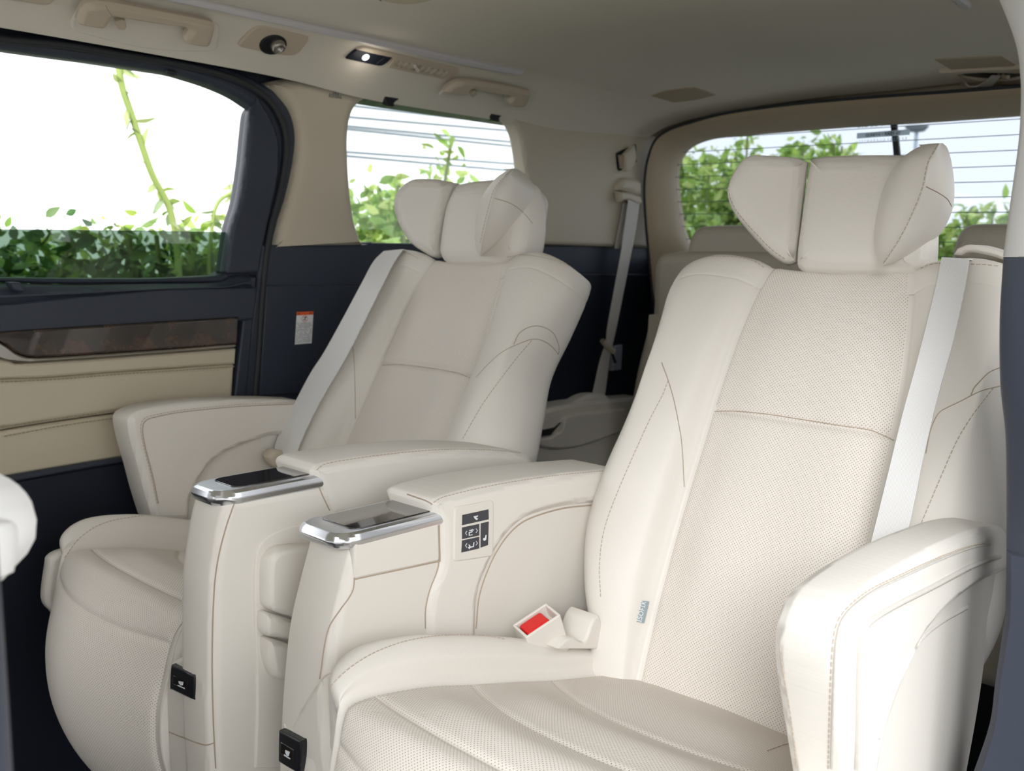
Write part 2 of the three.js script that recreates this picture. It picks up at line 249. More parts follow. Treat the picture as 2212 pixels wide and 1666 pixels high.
M.glassR = phys([0.64, 0.67, 0.71], 0.0, { transmission: 1, thickness: 0, ior: 1.45 });
M.wire = phys([0.2, 0.24, 0.26], 0.8);
M.ground = phys([0.34, 0.33, 0.30], 0.95);

// ---------------------------------------------------------------- floor, ceiling, body shell
let ceilingMesh;
{
  const g = new THREE.BoxGeometry(1.62, 0.06, 3.4); g.translate(0, 0.02, 0.55); structMesh('floor', g, M.carpet);
  const o = new THREE.BoxGeometry(60, 0.1, 60); o.translate(0, -0.40, 0); structMesh('ground', o, M.ground);
  // headliner: a net over the whole cabin
  const zs = [2.3, 1.4, 0.8, 0.45, 0.2, 0.0, -0.2, -0.42, -0.6, -0.82, -1.03];
  const edge = [[-1.05, 1.372], [-0.82, 1.356], [-0.6, 1.345], [-0.42, 1.357], [0, 1.361], [0.2, 1.376], [0.8, 1.385], [2.3, 1.385]];
  const drop = [[-1.05, 0.058], [-0.82, 0.02], [-0.6, 0.006], [-0.4, 0], [2.3, 0]];
  const half = [[0.725, 0], [0.695, 0.028], [0.655, 0.060], [0.615, 0.078], [0.57, 0.086], [0.42, 0.098], [0.2, 0.106]];
  const net = zs.map((z) => { const e = tab(edge, z), d = tab(drop, z), l = half.map(([x, h]) => V(-x, e + h * (1.382 - e + 0.09) / 0.09 - d * Math.min(1, h / 0.08), z)); const top = V(0, 1.489 - d, z);
    return [...l, top, ...l.slice().reverse().map((p) => V(-p.x, p.y, p.z))]; });
  ceilingMesh = structMesh('ceiling', surf(net, { nu: 90, nv: 80 }), M.liner); ceilingMesh.updateMatrixWorld();
  const roof = new THREE.BoxGeometry(1.70, 0.05, 3.5); roof.translate(0, 1.54, 0.65); structMesh('roof', roof, M.navy);
  for (const s of [-1, 1]) { const r = new THREE.BoxGeometry(0.07, 0.16, 3.5); r.translate(s * 0.815, 1.450, 0.65); structMesh(s < 0 ? 'trim_1' : 'trim_2', r, M.navy); }
}
const nq = (name, label, f, list, D, bev, mat, parent, o) => part(name, slab(f, list, D, bev, o), mat, parent, label);

// far side wall behind the door: pillar trims, navy quarter panel, window
{
  const w = struct('wall_left', V(-0.75, 0, -0.3));
  nq('pillar_trim', 'beige upper pillar trim with a small airbag mark', frameX(-0.735), '578,183! 600,172 660,166 720,171 780,181 803,190 806,204 801,210 780.6,225 767,249 760.5,286 760,336 764,403 772,470 785,514 788,535! 592,541! 593,534 605,480 622,427 638.5,353 643.5,292 632,242 605,205', 0.075, 0.026, M.pillar, w);
  nq('rear_pillar_trim', 'beige rear pillar trim panel beside the tailgate', frameX(-0.715), '1086,240! 1110,262 1125,290 1133,330 1139,386 1141,440 1140,528! 1415,536! 1470,520! 1470,262! 1350,268 1250,264 1180,262! 1130,255', 0.05, 0.012, M.pillar, w);
  nq('quarter_panel', 'dark navy lower quarter panel', frameX(-0.737), '568,529! 780,529 800,523 840,525 1100,527 1135,522 1150,528! 1430,528! 1420,1120! 380,1000! 520,863!', 0.06, 0.006, M.navy, w);
  nq('rear_panel_lower', 'dark navy trim around the third row', frameX(-0.728), '1165,586! 1440,592! 1420,960! 1120,960!', 0.05, 0.008, M.navyDark, w);
  nq('quarter_panel_lower', 'navy panel below the seam', frameX(-0.733), '575,617! 760,615! 900,615! 900,855! 690,848! 560,857!', 0.04, 0.004, M.navy, w);
  { const g = new THREE.BoxGeometry(0.03, 1.0, 3.4); g.translate(-0.80, 0.42, 0.55); part('body_side', g, M.navyDark, w); }
  // lower beige storage moulding behind the far seat
  nq('storage_moulding', 'beige third row wheel arch moulding', frameX(-0.655), '1120,905! 1180,885 1250,871 1320,864 1390,858! 1400,1050! 1090,1080!', 0.09, 0.012, M.shell, w);
  nq('storage_lid', 'raised beige lid with a dark gap', frameX(-0.640), '1215,930 1222,905 1240,897 1300,890 1354,884! 1354,930! 1262,962 1200,970 1165,962! 1150,950! 1190,945 1200,938', 0.03, 0.006, M.shell, w);
  nq('dark_gap', null, frameX(-0.647), '1165,931! 1200,924! 1213,913! 1190,940! 1165,944!', 0.006, 0.001, M.black, w);
  nq('cover_bulge', null, frameX(-0.665), '1240,880 1255,862 1280,852 1310,853 1325,866 1338,885 1300,900', 0.05, 0.012, M.shell, w);
  // window
  const win = struct('window_2', V(-0.752, 1.2, -0.2));
  part('pane', slab(frameX(-0.755), '730,180! 1160,230! 1190,560! 730,560!', 0.005, 0.001, { raw: true }).clone(), M.glassQ, win);
  part('seal', tube(onF('845,210 915,220 992,232 1060,243 1087,249 1110,269 1125,299 1133,336 1139,386 1141,450 1137,528', frameX(-0.728)), 0.004, { n: 90 }), M.rubber, win);
}
for (const [l, lab] of [['831,207! 864,210! 862,215 856,219 852,223 853,229 849,231! 838,226 833,220', 'first'], ['1060,241! 1088,249! 1081,253 1079,257 1081,262 1076,263! 1066,259 1061,252', 'second']]) {
  const h = thing('sunshade_hook', lab === 'first' ? 'black sunshade hook at top of quarter window, beside the beige pillar' : 'black sunshade hook at top of quarter window, near the grab handle end', 'hook', onX(L(l)[0], -0.72));
  part('hook', slab(frameX(-0.715), l, 0.018, 0.003), M.black, h); }

// far sliding door
{
  const d = struct('door_1', V(-0.77, 0, 0.55));
  const fr = frameX(-0.745);
  nq('window_frame', 'navy door window frame', fr, '-140,30! 0,67 134,80 269,102 403,125 504,149 578,184 604,206 630,243 641,292 636,353 620,427 603,480 591,534 582,600 570,700 556,870! 530,870! 549,690! 553,597! 496,600! 488,587! 495,538 504,487 519,437 531,363 538,296 544,245 551,232! 514,208 470,188 420,171 363,156 249,138 134,122.7 0,104 -140,82!', 0.05, 0.012, M.navy, d);
  nq('window_pillar', 'navy rear pillar of the door window', frameX(-0.738), '551,232! 556,206! 585,250 604,300 606,340 600,400 585,470 570,540 563,590! 492,592! 488,587! 495,538 504,487 519,437 531,363 538,296 544,245', 0.03, 0.008, M.navy, d);
  part('door_seal', tube(onF('-140,56 0,84 134,97 269,119 403,142 490,165 552,194 585,222 608,262 618,300 617,345 604,420 586,490 574,560 566,640 558,760 548,880', frameX(-0.738)), 0.007, { n: 160 }), M.rubber, d);
  nq('frame_clip', null, frameX(-0.742), '361,150! 384,155! 383,163 372,163 362,159', 0.01, 0.002, M.rubber, d);
  nq('sill', 'light edged window sill of the door', frameX(-0.752), '-160,598! 0,600 168,602 336,602 474,596! 492,585! 505,600! 477,610 161,614 0,610 -160,606!', 0.05, 0.006, M.navy, d);
  nq('belt_trim', 'navy belt trim below the window', frameX(-0.722), '-160,616! 0,613 161,616 320,614 477,611 505,602 525,594 552,594! 556,629! 420,632 336,636 168,651 10,668 -160,690!', 0.06, 0.028, M.navy, d);
  nq('upper_panel', 'navy upper door panel', frameX(-0.730), '-160,676! 10,655 168,639 336,624 420,621 556,620! 549,690! 517,695 336,706 168,716.5 3,728 -160,742!', 0.05, 0.006, M.navy, d);
  nq('wood_trim', 'dark glossy burl wood strip', frameX(-0.722), '-120,730! 3,717 168,706 336,695.5 517,685! 514,744! 403,752 235,764 101,772.5 57,771 33,762 3,741 -40,730!', 0.03, 0.005, M.wood, d, { seg: 6 });
  nq('metal_strip', 'satin metal strip below the wood', frameX(-0.718), '-60,722! 3,741.5 33.6,762.5 57,771.5 101,773 235,764.5 403,752.7 512,744.5! 510,752! 235,773 84,783 33.6,783 0,776 -60,752!', 0.03, 0.004, M.satin, d);
  const cp = 'padded cream door panel';
  nq('upper_pad', cp, frameX(-0.726), '-160,800! 0,778 33,785 84,784 235,774 511,753! 509,787! 269,803 101,816 3,820 -160,832!', 0.04, 0.006, M.door, d);
  nq('middle_pad', cp, frameX(-0.724), '-160,833! 3,821 101,817 269,804 509,788! 504,872! 302,888 134,910 7,930 -160,960!', 0.04, 0.012, M.door, d);
  nq('lower_pad', cp, frameX(-0.726), '-160,962! 7,932 134,912 302,890 504,874! 503,950! 292,984 168,1004 37,1026 -160,1062!', 0.04, 0.006, M.door, d);
  nq('end_trim', 'navy rear end of the door panel', frameX(-0.735), '535,598! 555,598! 549,690! 541,780 533,870! 500,990! 470,990! 505,860!', 0.05, 0.006, M.navy, d);
  nq('lower_trim', 'navy ledge below the cream pads', frameX(-0.715), '-160,1064! 37,1027 168,1005 292,985 520,950! 520,966! 292,997 168,1017 54,1038 -160,1076!', 0.06, 0.004, M.navy, d);
  nq('lower_panel', 'dark navy lower door panel', frameX(-0.722), '-160,1070! 54,1036 168,1015 292,995 520,960! 560,1700! -160,2300!', 0.06, 0.006, M.navyDark, d);
  const st = []; for (const s of ['3,825 101,821 269,808 509,792', '3,923 134,903 302,882 504,866', '10,943 134,920 302,897 504,881']) st.push(stitches(onF(s, frameX(-0.7215)), 0.004, 0.003, 0.0009));
  part('stitching', mergeGeometries(st), M.threadDoor, d).userData.kind = 'stuff';
  const win = struct('window_1', V(-0.76, 1.02, 0.5));
  part('pane', slab(frameX(-0.765), '-200,494! 0,495 300,498 520,502! 520,640! -200,640!', 0.005, 0.0015), M.glassTint, win);
  const hk = thing('blind_hook', 'dark navy blind catch on the door sill, left of the seats', 'hook', onX([38, 612], -0.72));
  part('catch', slab(frameX(-0.708), '19,610! 44,610 50,618 55,628 50,631 32,629 25,620', 0.022, 0.004), M.navy, hk);
}
// near side: rear pillar of the open doorway, quarter wall with its window
{
  const w = struct('wall_right', V(0.74, 0, 0.2));
  const f = frameX(0.700, -1);
  const P = (list, z) => L(list).map((p) => onZ(p, z));
  const col = (s, zz) => P(s, zz);
  const up = '2140,-60 2163,0 2185,55 2202,110 2209,176 2209,239 2204,312 2189,422 2171,554';
  const A = col(up, 0.36); const rows = A.map((p) => [V(p.x + 0.03, p.y, p.z - 0.10), V(p.x, p.y, p.z - 0.012), V(p.x + 0.008, p.y, p.z + 0.012), V(p.x + 0.045, p.y, p.z + 0.024), V(p.x + 0.075, p.y, p.z + 0.02)]);
  part('pillar_trim', surf(rows, { nu: 20, nv: 30 }), M.paleTrim, w, 'pale upper pillar trim at the doorway');
  const lo = '2171.5,555 2163.6,691 2165,831 2176,941 2178,1100 2178,1183'; const lo2 = '2176,1186 2174,1320 2168,1363 2152,1473 2140,1561 2105,1666 2070,1760 2040,1860';
  const B = col(lo, 0.36); part('pillar_lower', surf(B.map((p) => [V(p.x + 0.03, p.y, p.z - 0.10), V(p.x, p.y, p.z - 0.012), V(p.x + 0.008, p.y, p.z + 0.012), V(p.x + 0.045, p.y, p.z + 0.024), V(p.x + 0.075, p.y, p.z + 0.02)]), { nu: 20, nv: 30 }), M.navy, w, 'navy lower pillar trim at the doorway');
  const C = col(lo2, 0.36); part('sill_trim', surf(C.map((p) => [V(p.x + 0.03, p.y, p.z - 0.10), V(p.x, p.y, p.z - 0.012), V(p.x + 0.008, p.y, p.z + 0.014), V(p.x + 0.02, p.y, p.z + 0.018), V(p.x + 0.12, p.y, p.z + 0.02)]), { nu: 20, nv: 30 }), M.navy, w);
  const bx = (x0, x1, y0, y1, z0, z1, m, n) => { const g = new THREE.BoxGeometry(x1 - x0, y1 - y0, z1 - z0); g.translate((x0 + x1) / 2, (y0 + y1) / 2, (z0 + z1) / 2); part(n, g, m, w); };
  bx(0.77, 0.83, 0.0, 1.05, -1.05, 0.24, M.navyDark, 'lower_wall'); bx(0.735, 0.80, 1.05, 1.42, -1.1, -0.55, M.pillar, 'rear_pillar'); bx(0.77, 0.83, 1.05, 1.42, 0.06, 0.24, M.pillar, 'middle_pillar');
}
// front of the cabin, behind the camera: dashboard
{
  const w = struct('wall_front', V(0, 0, 2.3)); const bx = (x0, x1, y0, y1, z0, z1, m, n) => { const g = rbox(x1 - x0, y1 - y0, z1 - z0, 0.03); g.translate((x0 + x1) / 2, (y0 + y1) / 2, (z0 + z1) / 2); part(n, g, m, w); };
  bx(-0.8, 0.8, 0.0, 0.98, 2.25, 2.5, M.navyDark, 'dashboard'); bx(-0.66, -0.12, 0.1, 0.95, 1.34, 1.52, M.leather, 'front_seat_back'); bx(0.10, 0.56, 0.1, 0.95, 1.34, 1.52, M.leather, 'front_seat_back'); bx(-0.5, -0.26, 0.97, 1.18, 1.40, 1.50, M.leather, 'front_head_pad'); bx(0.22, 0.46, 0.97, 1.18, 1.40, 1.50, M.leather, 'front_head_pad');
}
// rear: tailgate frame, glass, lower wall
{
  const w = struct('wall_back', V(0, 0, -1.05));
  const oS = L('1425,700 1412,640 1404,560 1396,470 1394,400 1401,345 1416,305 1440,284 1500,263 1560,247 1700,227 1900,209 2060,198 2240,184 2500,168'), iS = L('1510,640 1497,590 1480,540 1462,496 1451,430 1447,375 1456,338 1478,314 1515,299 1565,292 1694,281 1840,270 1987,261 2210,245 2500,224');
  const rows = oS.map((p, i) => { const a = onZ(p, -0.99), b = onZ(iS[i], -1.06), m = a.clone().lerp(b, 0.55); m.z += 0.018; const back = b.clone(); back.z -= 0.05; const a0 = a.clone(); a0.z -= 0.06; return [a0, a, a.clone().lerp(m, 0.5).add(V(0, 0, 0.008)), m, b, back]; });
  part('tailgate_trim', surf(rows, { nu: 24, nv: 120 }), M.tail, w, 'tan tailgate trim around the rear window');
  part('tailgate_seal', tube(rows.map((r) => r[1].clone().add(V(0, 0, 0.004))), 0.004, { n: 160 }), M.rubber, w);
  const g = new THREE.BoxGeometry(1.6, 1.05, 0.06); g.translate(0, 0.5, -1.12); part('lower_tailgate', g, M.navyDark, w);
  const g2 = new THREE.BoxGeometry(1.6, 0.17, 0.06); g2.translate(0, 1.46, -1.10); part('upper_tailgate', g2, M.tail, w);
  const g3 = new THREE.BoxGeometry(0.16, 1.5, 0.06); g3.translate(-0.80, 0.75, -1.12); part('side_tailgate', g3, M.tail, w);
  const win = struct('window_3', V(0, 1.2, -1.09));
  const p = new THREE.BoxGeometry(1.5, 0.5, 0.004); p.translate(0, 1.24, -1.095); part('pane', p, M.glassR, win);
  for (let k = 0; k < 11; k++) { const a = onZ([1440, 304.5 + k * 26.4], -1.09), b = onZ([2212, 256.5 + k * 33.6], -1.09); part('defroster_line', tube([a, a.clone().lerp(b, 0.5), b], 0.0010, { n: 4, rs: 5 }), M.wire, win); }
  part('window_seal', tube(iS.slice(0, 9).map((q) => onZ(q, -1.085)), 0.005, { n: 80 }), M.rubber, win);
}

// ---------------------------------------------------------------- captain seats
const DEG = Math.PI / 180;
function seat(S) {
  const { c, deg, ytop, ztop, side } = S;                            // side: -1 inboard towards image left (near seat), +1 (far seat)
  const root = thing('captain_seat', S.label, 'car seat', V(c, 0, 0.4));
  const a = deg * DEG, u = V(0, Math.cos(a), -Math.sin(a)), n = V(0, Math.sin(a), Math.cos(a));
  const O = V(0, ytop, ztop).addScaledVector(u, -0.6);
  const B = (x, v, k) => V(c + x, 0, 0).add(O).addScaledVector(u, v).addScaledVector(n, k);
  const fB = (k) => ({ o: O.clone().addScaledVector(n, k), U: V(1, 0, 0), W: u.clone(), N: n.clone() });
  // --- backrest net
  const hw = [[-0.05, 0.128], [0.03, 0.132], [0.1, 0.134], [0.25, 0.133], [0.42, 0.129], [0.5, 0.122], [0.56, 0.112], [0.6, 0.102], [0.64, 0.098]];
  const crest = [[-0.05, 0.17], [0, 0.18], [0.085, 0.197], [0.126, 0.208], [0.17, 0.214], [0.25, 0.213], [0.35, 0.213], [0.42, 0.222], [0.47, 0.220], [0.5, 0.212], [0.56, 0.2], [0.6, 0.182]];
  const sil = [[-0.05, 0.2], [0.01, 0.212], [0.06, 0.236], [0.1, 0.256], [0.18, 0.281], [0.28, 0.276], [0.37, 0.256], [0.44, 0.246], [0.5, 0.257], [0.56, 0.263], [0.6, 0.256]];
  const nc = [[-0.05, 0.02], [0, 0.03], [0.1, 0.052], [0.25, 0.056], [0.4, 0.046], [0.5, 0.038], [0.56, 0.03], [0.6, 0.016]];
  const lum = [[-0.05, 0], [0.05, 0.006], [0.2, 0.016], [0.36, 0.006], [0.39, 0.004], [0.48, 0.008], [0.6, 0]];
  const top = [[0, 0.602], [0.09, 0.605], [0.13, 0.615], [0.17, 0.620], [0.21, 0.615], [0.262, 0.597]];
  const W = [-0.05, 0.03, 0.1, 0.18, 0.26, 0.34, 0.42, 0.5, 0.56, 0.6, 'a', 'b', 'c'];
  const net = W.map((w) => {
    const wv = typeof w === 'string' ? 0.6 : w, s = tab(hw, wv), q = tab(crest, wv), e = tab(sil, wv), k = tab(nc, wv), l = tab(lum, wv);
    const half = [[s * 0.55, -0.003 + l], [s, 0 + l * 0.3], [s + 0.35 * (q - s), k * 0.66], [q, k], [q + 0.62 * (e - q), k * 0.74], [e, -0.014], [e - 0.010, -0.078], [e - 0.06, -0.115]];
    const row = [...half.slice().reverse().map(([x, y]) => [-x, y]), [0, -0.006 + l], ...half];
    return row.map(([x, y]) => { const T = tab(top, Math.abs(x)); let v = wv <= 0.5 ? wv : 0.5 + (wv - 0.5) * (T - 0.5) / 0.1, f = 1, yy = y;
      if (w === 0.6) yy = y - 0.006;
      if (w === 'a') { v = T + 0.002; yy = Math.min(y, 0) * 0.5 - 0.034; f = 0.985; } if (w === 'b') { v = T - 0.006; yy = -0.08; f = 0.97; } if (w === 'c') { v = T - 0.02; yy = -0.12; f = 0.96; }
      if (w === 'c' && Math.abs(x) > 0.2) f = 0.78; return B(x * f, v, yy); });
  });
  const back = thing0('backrest', root), lo = 5.5625, cap = 8.12;
  const meshes = []; const add = (name, geo, mat, par, lab) => { const m = part(name, geo, mat, par, lab); return m; };
  const probe = [];                                                  // world-space copies for placing seams
  const pz = (g) => { const m = new THREE.Mesh(g.clone(), M.leather); m.material.side = THREE.DoubleSide; m.updateMatrixWorld(); probe.push(m); return g; };
  add('centre_panel', pz(surf(net, { u0: 7 - 1, u1: 10, v0: 0, v1: lo, nu: 46, nv: 60, roll: 'lrt', depth: 0.0045, w: 0.006 })), M.perf, back, 'perforated lower back panel');
  add('centre_panel', pz(surf(net, { u0: 6, u1: 10, v0: lo, v1: 10.6, nu: 46, nv: 54, roll: 'lrb', depth: 0.0045, w: 0.006 })), M.perf, back, 'perforated upper back panel');
  for (const [x0, x1, e] of [[0, 6, 'r'], [10, 16, 'l']]) {
    const g = surf(net, { u0: x0 ? x0 - 0.14 : 0, u1: x0 ? x1 : x1 + 0.14, v0: 0, v1: cap + 0.12, nu: 64, nv: 90, roll: e + 't', depth: 0.003, w: 0.004, flat: 0.007, dir: n });
    add('side_bolster', pz(g), M.leather, back);
    add('shoulder_cap', pz(surf(net, { u0: x0 ? x0 - 0.14 : 0, u1: x0 ? x1 : x1 + 0.14, v0: cap, v1: 12, nu: 50, nv: 30, roll: e + 'b', depth: 0.0015, w: 0.003, flat: 0.007, dir: u })), M.leather, back);
  }
  { const rows = net.map((r) => { const A = r[0], Z = r[16], m = A.clone().lerp(Z, 0.5).addScaledVector(n, -0.02); return [A, A.clone().lerp(m, 0.5).addScaledVector(n, -0.008), m, Z.clone().lerp(m, 0.5).addScaledVector(n, -0.008), Z]; });
    add('back_shell', surf(rows, { nu: 24, nv: 40, face: false }), M.shell, back); }
  // --- cushion net
  const cc = S.cc, yb = S.dy || 0;
  const PATH = [[0.20, 0.438], [0.26, 0.452], [0.335, 0.469], [0.42, 0.490], [0.49, 0.510], [0.56, 0.529], [0.635, 0.550], [0.705, 0.563], [0.742, 0.565], [0.772, 0.553], [0.795, 0.53], [0.818, 0.495], [0.830, 0.44], [0.826, 0.375], [0.804, 0.31], [0.765, 0.25], [0.71, 0.19], [0.65, 0.14]];
  const BOW = [0, 0.02, 0.05, 0.07, 0.07, 0.065, 0.045, 0.022, 0.010, 0], BUMP = [0, 0, 0.007, -0.003, 0.007, -0.003, 0.007, -0.002, 0.003, 0], YS = [[0.2, 0.438], [0.26, 0.452], [0.335, 0.469], [0.42, 0.490], [0.48, 0.507], [0.56, 0.529], [0.62, 0.547], [0.69, 0.561], [0.735, 0.566], [0.772, 0.553], [0.80, 0.525]];
  const SM = [0.438, 0.452, 0.469, 0.487, 0.507, 0.527, 0.547, 0.560, 0.566, 0.553];
  const chw = [[0, 0.17], [2, 0.178], [5, 0.187], [8, 0.188], [10, 0.18], [12, 0.177], [17, 0.155]];
  const rh = [[0, 0.012], [1, 0.014], [2, 0.03], [4, 0.042], [6, 0.044], [7, 0.036], [8, 0.014], [9, -0.006], [10, -0.004], [11, -0.003], [17, -0.003]];
  const cnet = PATH.map(([z, y], i) => {
    const P0 = PATH[Math.max(0, i - 1)], P1 = PATH[Math.min(PATH.length - 1, i + 1)], tz = P1[0] - P0[0], ty = P1[1] - P0[1], m = Math.hypot(tz, ty), nz = -ty / m, ny = tz / m;
    const h = tab(chw, i), r = tab(rh, i), dn = i >= 9, k = dn ? Math.min(1, (i - 8) / 3) : 0; void k;
    const up7 = i === 8 ? 0.012 : 0, e = dn ? [[h + 0.009, -0.005], [h + 0.016, -0.012], [h + 0.020, -0.024], [h + 0.022, -0.042], [h + 0.022, -0.09]] : [[h + 0.014 - up7 * 0.3, r * 0.62], [h + 0.036 - up7, r], [h + 0.058 - up7 * 2, r * 0.62], [h + 0.068 - up7 * 2.4, -0.02], [h + 0.066 - up7 * 2.4, -0.08]];
    const s = [[h * 0.5, 0.002], [h, -0.002], ...e];
    const row = [...s.slice().reverse().map(([x, o]) => [-x, o]), [0, 0.004], ...s];
    const fe = Math.max(0, i - 10) / 7;
    void SM; return row.map(([x, o]) => { const q = Math.min(1, Math.abs(x) / h), w = i < 10 ? BOW[i] * (1 - q * q) : 0, yy = i < 10 ? tab(YS, z + w) + (Math.abs(x) < h - 1e-6 ? BUMP[i] : 0) : y; return V(cc + x, yy + yb + ny * o, z + w + (S.dz || 0) + nz * o - fe * 0 - x * x * 1.3 * k); });
  });
  const cu = thing0('seat_cushion', root); const seamRows = [0, 3, 5, 7, 10, 17];
  for (let k = 0; k < 5; k++) add(k === 4 ? 'leg_rest' : 'cushion_panel', pz(surf(cnet, { u0: 5, u1: 9, v0: seamRows[k], v1: seamRows[k + 1], nu: 50, nv: k === 4 ? 50 : 34, roll: 'lrtb'.replace(k === 0 ? 'b' : '_', '').replace(k === 4 ? 't' : '_', ''), depth: 0.0035, w: 0.005 })), M.perf, cu, k === 4 ? 'perforated drop-down leg rest' : undefined);
  for (const [x0, x1, e] of [[0, 5, 'r'], [9, 14, 'l']]) add('cushion_roll', pz(surf(cnet, { u0: x0 ? x0 - 0.16 : 0, u1: x0 ? x1 : x1 + 0.16, v0: 0, v1: 17, nu: 34, nv: 110, roll: e, depth: 0.0045, w: 0.005, flat: 0.012, dir: V(0, 1, 0.5) })), M.leather, cu, 'smooth padded side roll');
  // --- headrest
  const hr = thing0('headrest', root); const H = S.head;
  const hN = V(0, 0.19, 0.98), hf = frameN(V(c, 1.10, 0.046 + (S.hz || 0)), hN);
  add('headrest_centre', pz(slab(hf, H.centre, 0.085, 0.03, { seg: 8, crease: 1.2 })), M.leather, hr);
  const lf = frameN(onZ(H.hinge, 0.035), V(0.46, 0.12, 0.88));
  add('headrest_wing', pz(slab(lf, H.left, 0.06, 0.022, { seg: 8, crease: 1.2 })), M.leather, hr, 'side wing folded forward');
  { const N = 12, samp = (s) => { const l = L(s).map((p) => V(p[0], p[1], 0)); return Array.from({ length: N + 1 }, (_, i) => { const q = cAt(l, (l.length - 1) * i / N); return [q.x, q.y]; }); };
    const I = samp(H.inner), T = samp(H.stitch), X = samp(H.outer); const rows = [];
    for (let i = 0; i <= N; i++) { const p0 = onZ(I[i], 0.045), p2 = onZ(T[i], 0.112), p4 = onZ(X[i], -0.015); const e = Math.sin(Math.PI * i / N);
      const p1 = p0.clone().lerp(p2, 0.5).add(V(-0.010 * e, 0, 0.006 * e)), p3 = p2.clone().lerp(p4, 0.45).add(V(0.014 * e, 0, 0.012 * e)), p5 = p4.clone().add(V(-0.03, 0, -0.035 * e)), p6 = p0.clone().add(V(-0.01, 0, -0.06).multiplyScalar(0.15 + 0.85 * e));
      rows.push([p0, p1, p2.clone().lerp(p1, 0.12), p2, p2.clone().lerp(p3, 0.12), p3, p4, p5, p6]); }
    add('headrest_wing', pz(surf(rows, { nu: 60, nv: 50 })), M.leather, hr, 'side wing folded forward, seen from outside');
    const cx = c + 0.002, g = rbox(0.168, 0.17, 0.075, 0.03, 5); place(g, cx, 1.075, -0.055 + (S.hz || 0), -0.18); add('headrest_shell', pz(g), M.shell, hr); }
  // --- seams and stitching traced on the upholstery
  const seams = [], dots = [];
  for (const s of S.seams) { const p = cast(s, probe); if (p.length > 2) add('seam', tube(outw(p, 0.0001), 0.00065, { n: p.length * 2, rs: 6 }), M.seam, root); }
  for (const s of S.stitch) { const p = cast(s, probe); if (p.length > 2) { const g = stitches(outw(p, 0.0004)); if (g) dots.push(g); } }
  void seams;
  if (dots.length) add('stitching', mergeGeometries(dots), M.thread, root).userData.kind = 'stuff';
  return { root, back, cu, hr, B, fB, n, u, O, probe };
}
function thing0(name, parent) { const g = new THREE.Group(); g.name = name; parent.add(g); return g; }

const near = seat({ c: 0.385, cc: 0.385, deg: 24, ytop: 1.017, ztop: 0.054, side: -1, label: 'larger nearer cream leather captain seat with a red buckle button and dark control keys',
  head: { hinge: [1738, 450], centre: '1736,336! 1764,328 1840,324.5 1914,324 1968,327 1985,345 1993,450 1990,560 1984,574 1969,589 1943,593.5 1877,592 1804,590 1728,586! 1709,574 1707,543 1715,477 1726,400',
    left: '1748,345! 1716,334 1657,330 1620,330 1598,345 1580,374.5 1571,397 1571,422 1583.6,451.5 1605.6,481 1635,514 1664,543 1701,567 1722,562! 1728,514 1734,459 1742,390',
    inner: '1907,574 1893,552 1887,525 1887,496 1896,451 1914,396 1940,349 1968,327 1995,313 2022,309.5', stitch: '1908,573.5 1927,545 1947,514 1973,462 1995,407 2006,352 2018,330 2030,309.5', outer: '1911,574 1951,574 1990,550 2031,506 2050,473 2060,440 2061,404 2057,367 2047,325 2033,309.5' },
  seams: ['1429,783 1442,818 1455,862 1466,915 1473,963 1478,1052', '2160,794 2136,805 2114,827 2103,840 2097,856', '2160,834 2119,845 2075,867 2044,882 2026,895 2010,930 2000,980', '2000,403 2024,415 2046,430 2055,446', '1543,889 1591,888.7 1657,895 1723,905 1811,919 1873,928 1899,937 1931,952'],
  stitch: ['1443,823 1429,858 1402,910 1372,976 1341,1047 1315,1113 1301,1165 1295,1227 1298,1293', '1471,566 1521,556 1591,556 1631,566 1652,580', '2145,838 2101,897 2066,955 2035,1025 2000,1108 1975,1168', '1990,580 2013,571 2040,569', '2086,571 2125,572 2160,576', '2026,312 2004,354 1992,408 1970,463 1944,515 1908,570', '1622,333 1602,347 1585,376 1576,397 1576,421 1588,450 1609,478 1638,510 1666,538 1698,561',
    '682,1546 704,1498 743,1454 800,1415 865,1389 930,1376 996,1372 1048,1374 1092,1382', '1657,1623 1690,1611 1714,1605'] });
const farS = seat({ c: -0.350, cc: -0.337, deg: 28, ytop: 1.017, ztop: 0.054, side: 1, label: 'farther cream leather captain seat against the far door, leg rest and left armrest in view',
  head: { hinge: [960, 470], centre: '979,391! 1006,385.5 1062,380 1100,379 1120,395 1128,470 1118,540 1102,561 1070,568 1022,571 965,570 945,562! 938,547 938,527 950,450 968,405',
    left: '982,392! 941,384 909,382 885,384 865,396 849,416.5 843.6,442.6 849,467 861,495 881,523 909,543 931,553.5 946,548! 946,519 952,483 964,438.6 976,405',
    inner: '1037,553 1029,540 1026.6,511 1030,475 1042,438.6 1062,402 1080,380 1103,364.5', stitch: '1038,552.5 1041,527 1050,487 1060,446.6 1070,410 1086,386 1095,374 1107,364', outer: '1041,554 1060,557 1086,555 1126,515 1150,483 1159,446.6 1156.5,410 1142,386 1126,370 1110,364' },
  seams: ['1110,744 1122,720 1146,706 1171,706 1195,720 1207,748 1206,766', '1206,766 1191,748 1171,736 1150,733 1118,744 1086,760 1062,780 1042,800 1028,816', '762,748 766,800 768,905', '1068,428.5 1102,439 1130,459 1150,483', '826,789 869,788.5 921,794.5 981,804.6 1005,812.6 1023,820'],
  stitch: ['1148,736 1114,776 1074,829 1038,881 998,951', '1096,555 1134,551 1183,559 1231,575 1262,590', '862,545 884,549 905,560', '1103,368 1083,389 1067,411 1056,447 1046,487 1037,527', '882,387 866,398 852,418 847.5,442 853,466 865,493 884,519 911,539 930,549', '140,1205 175,1160 232,1128 330,1112 400,1108'] });

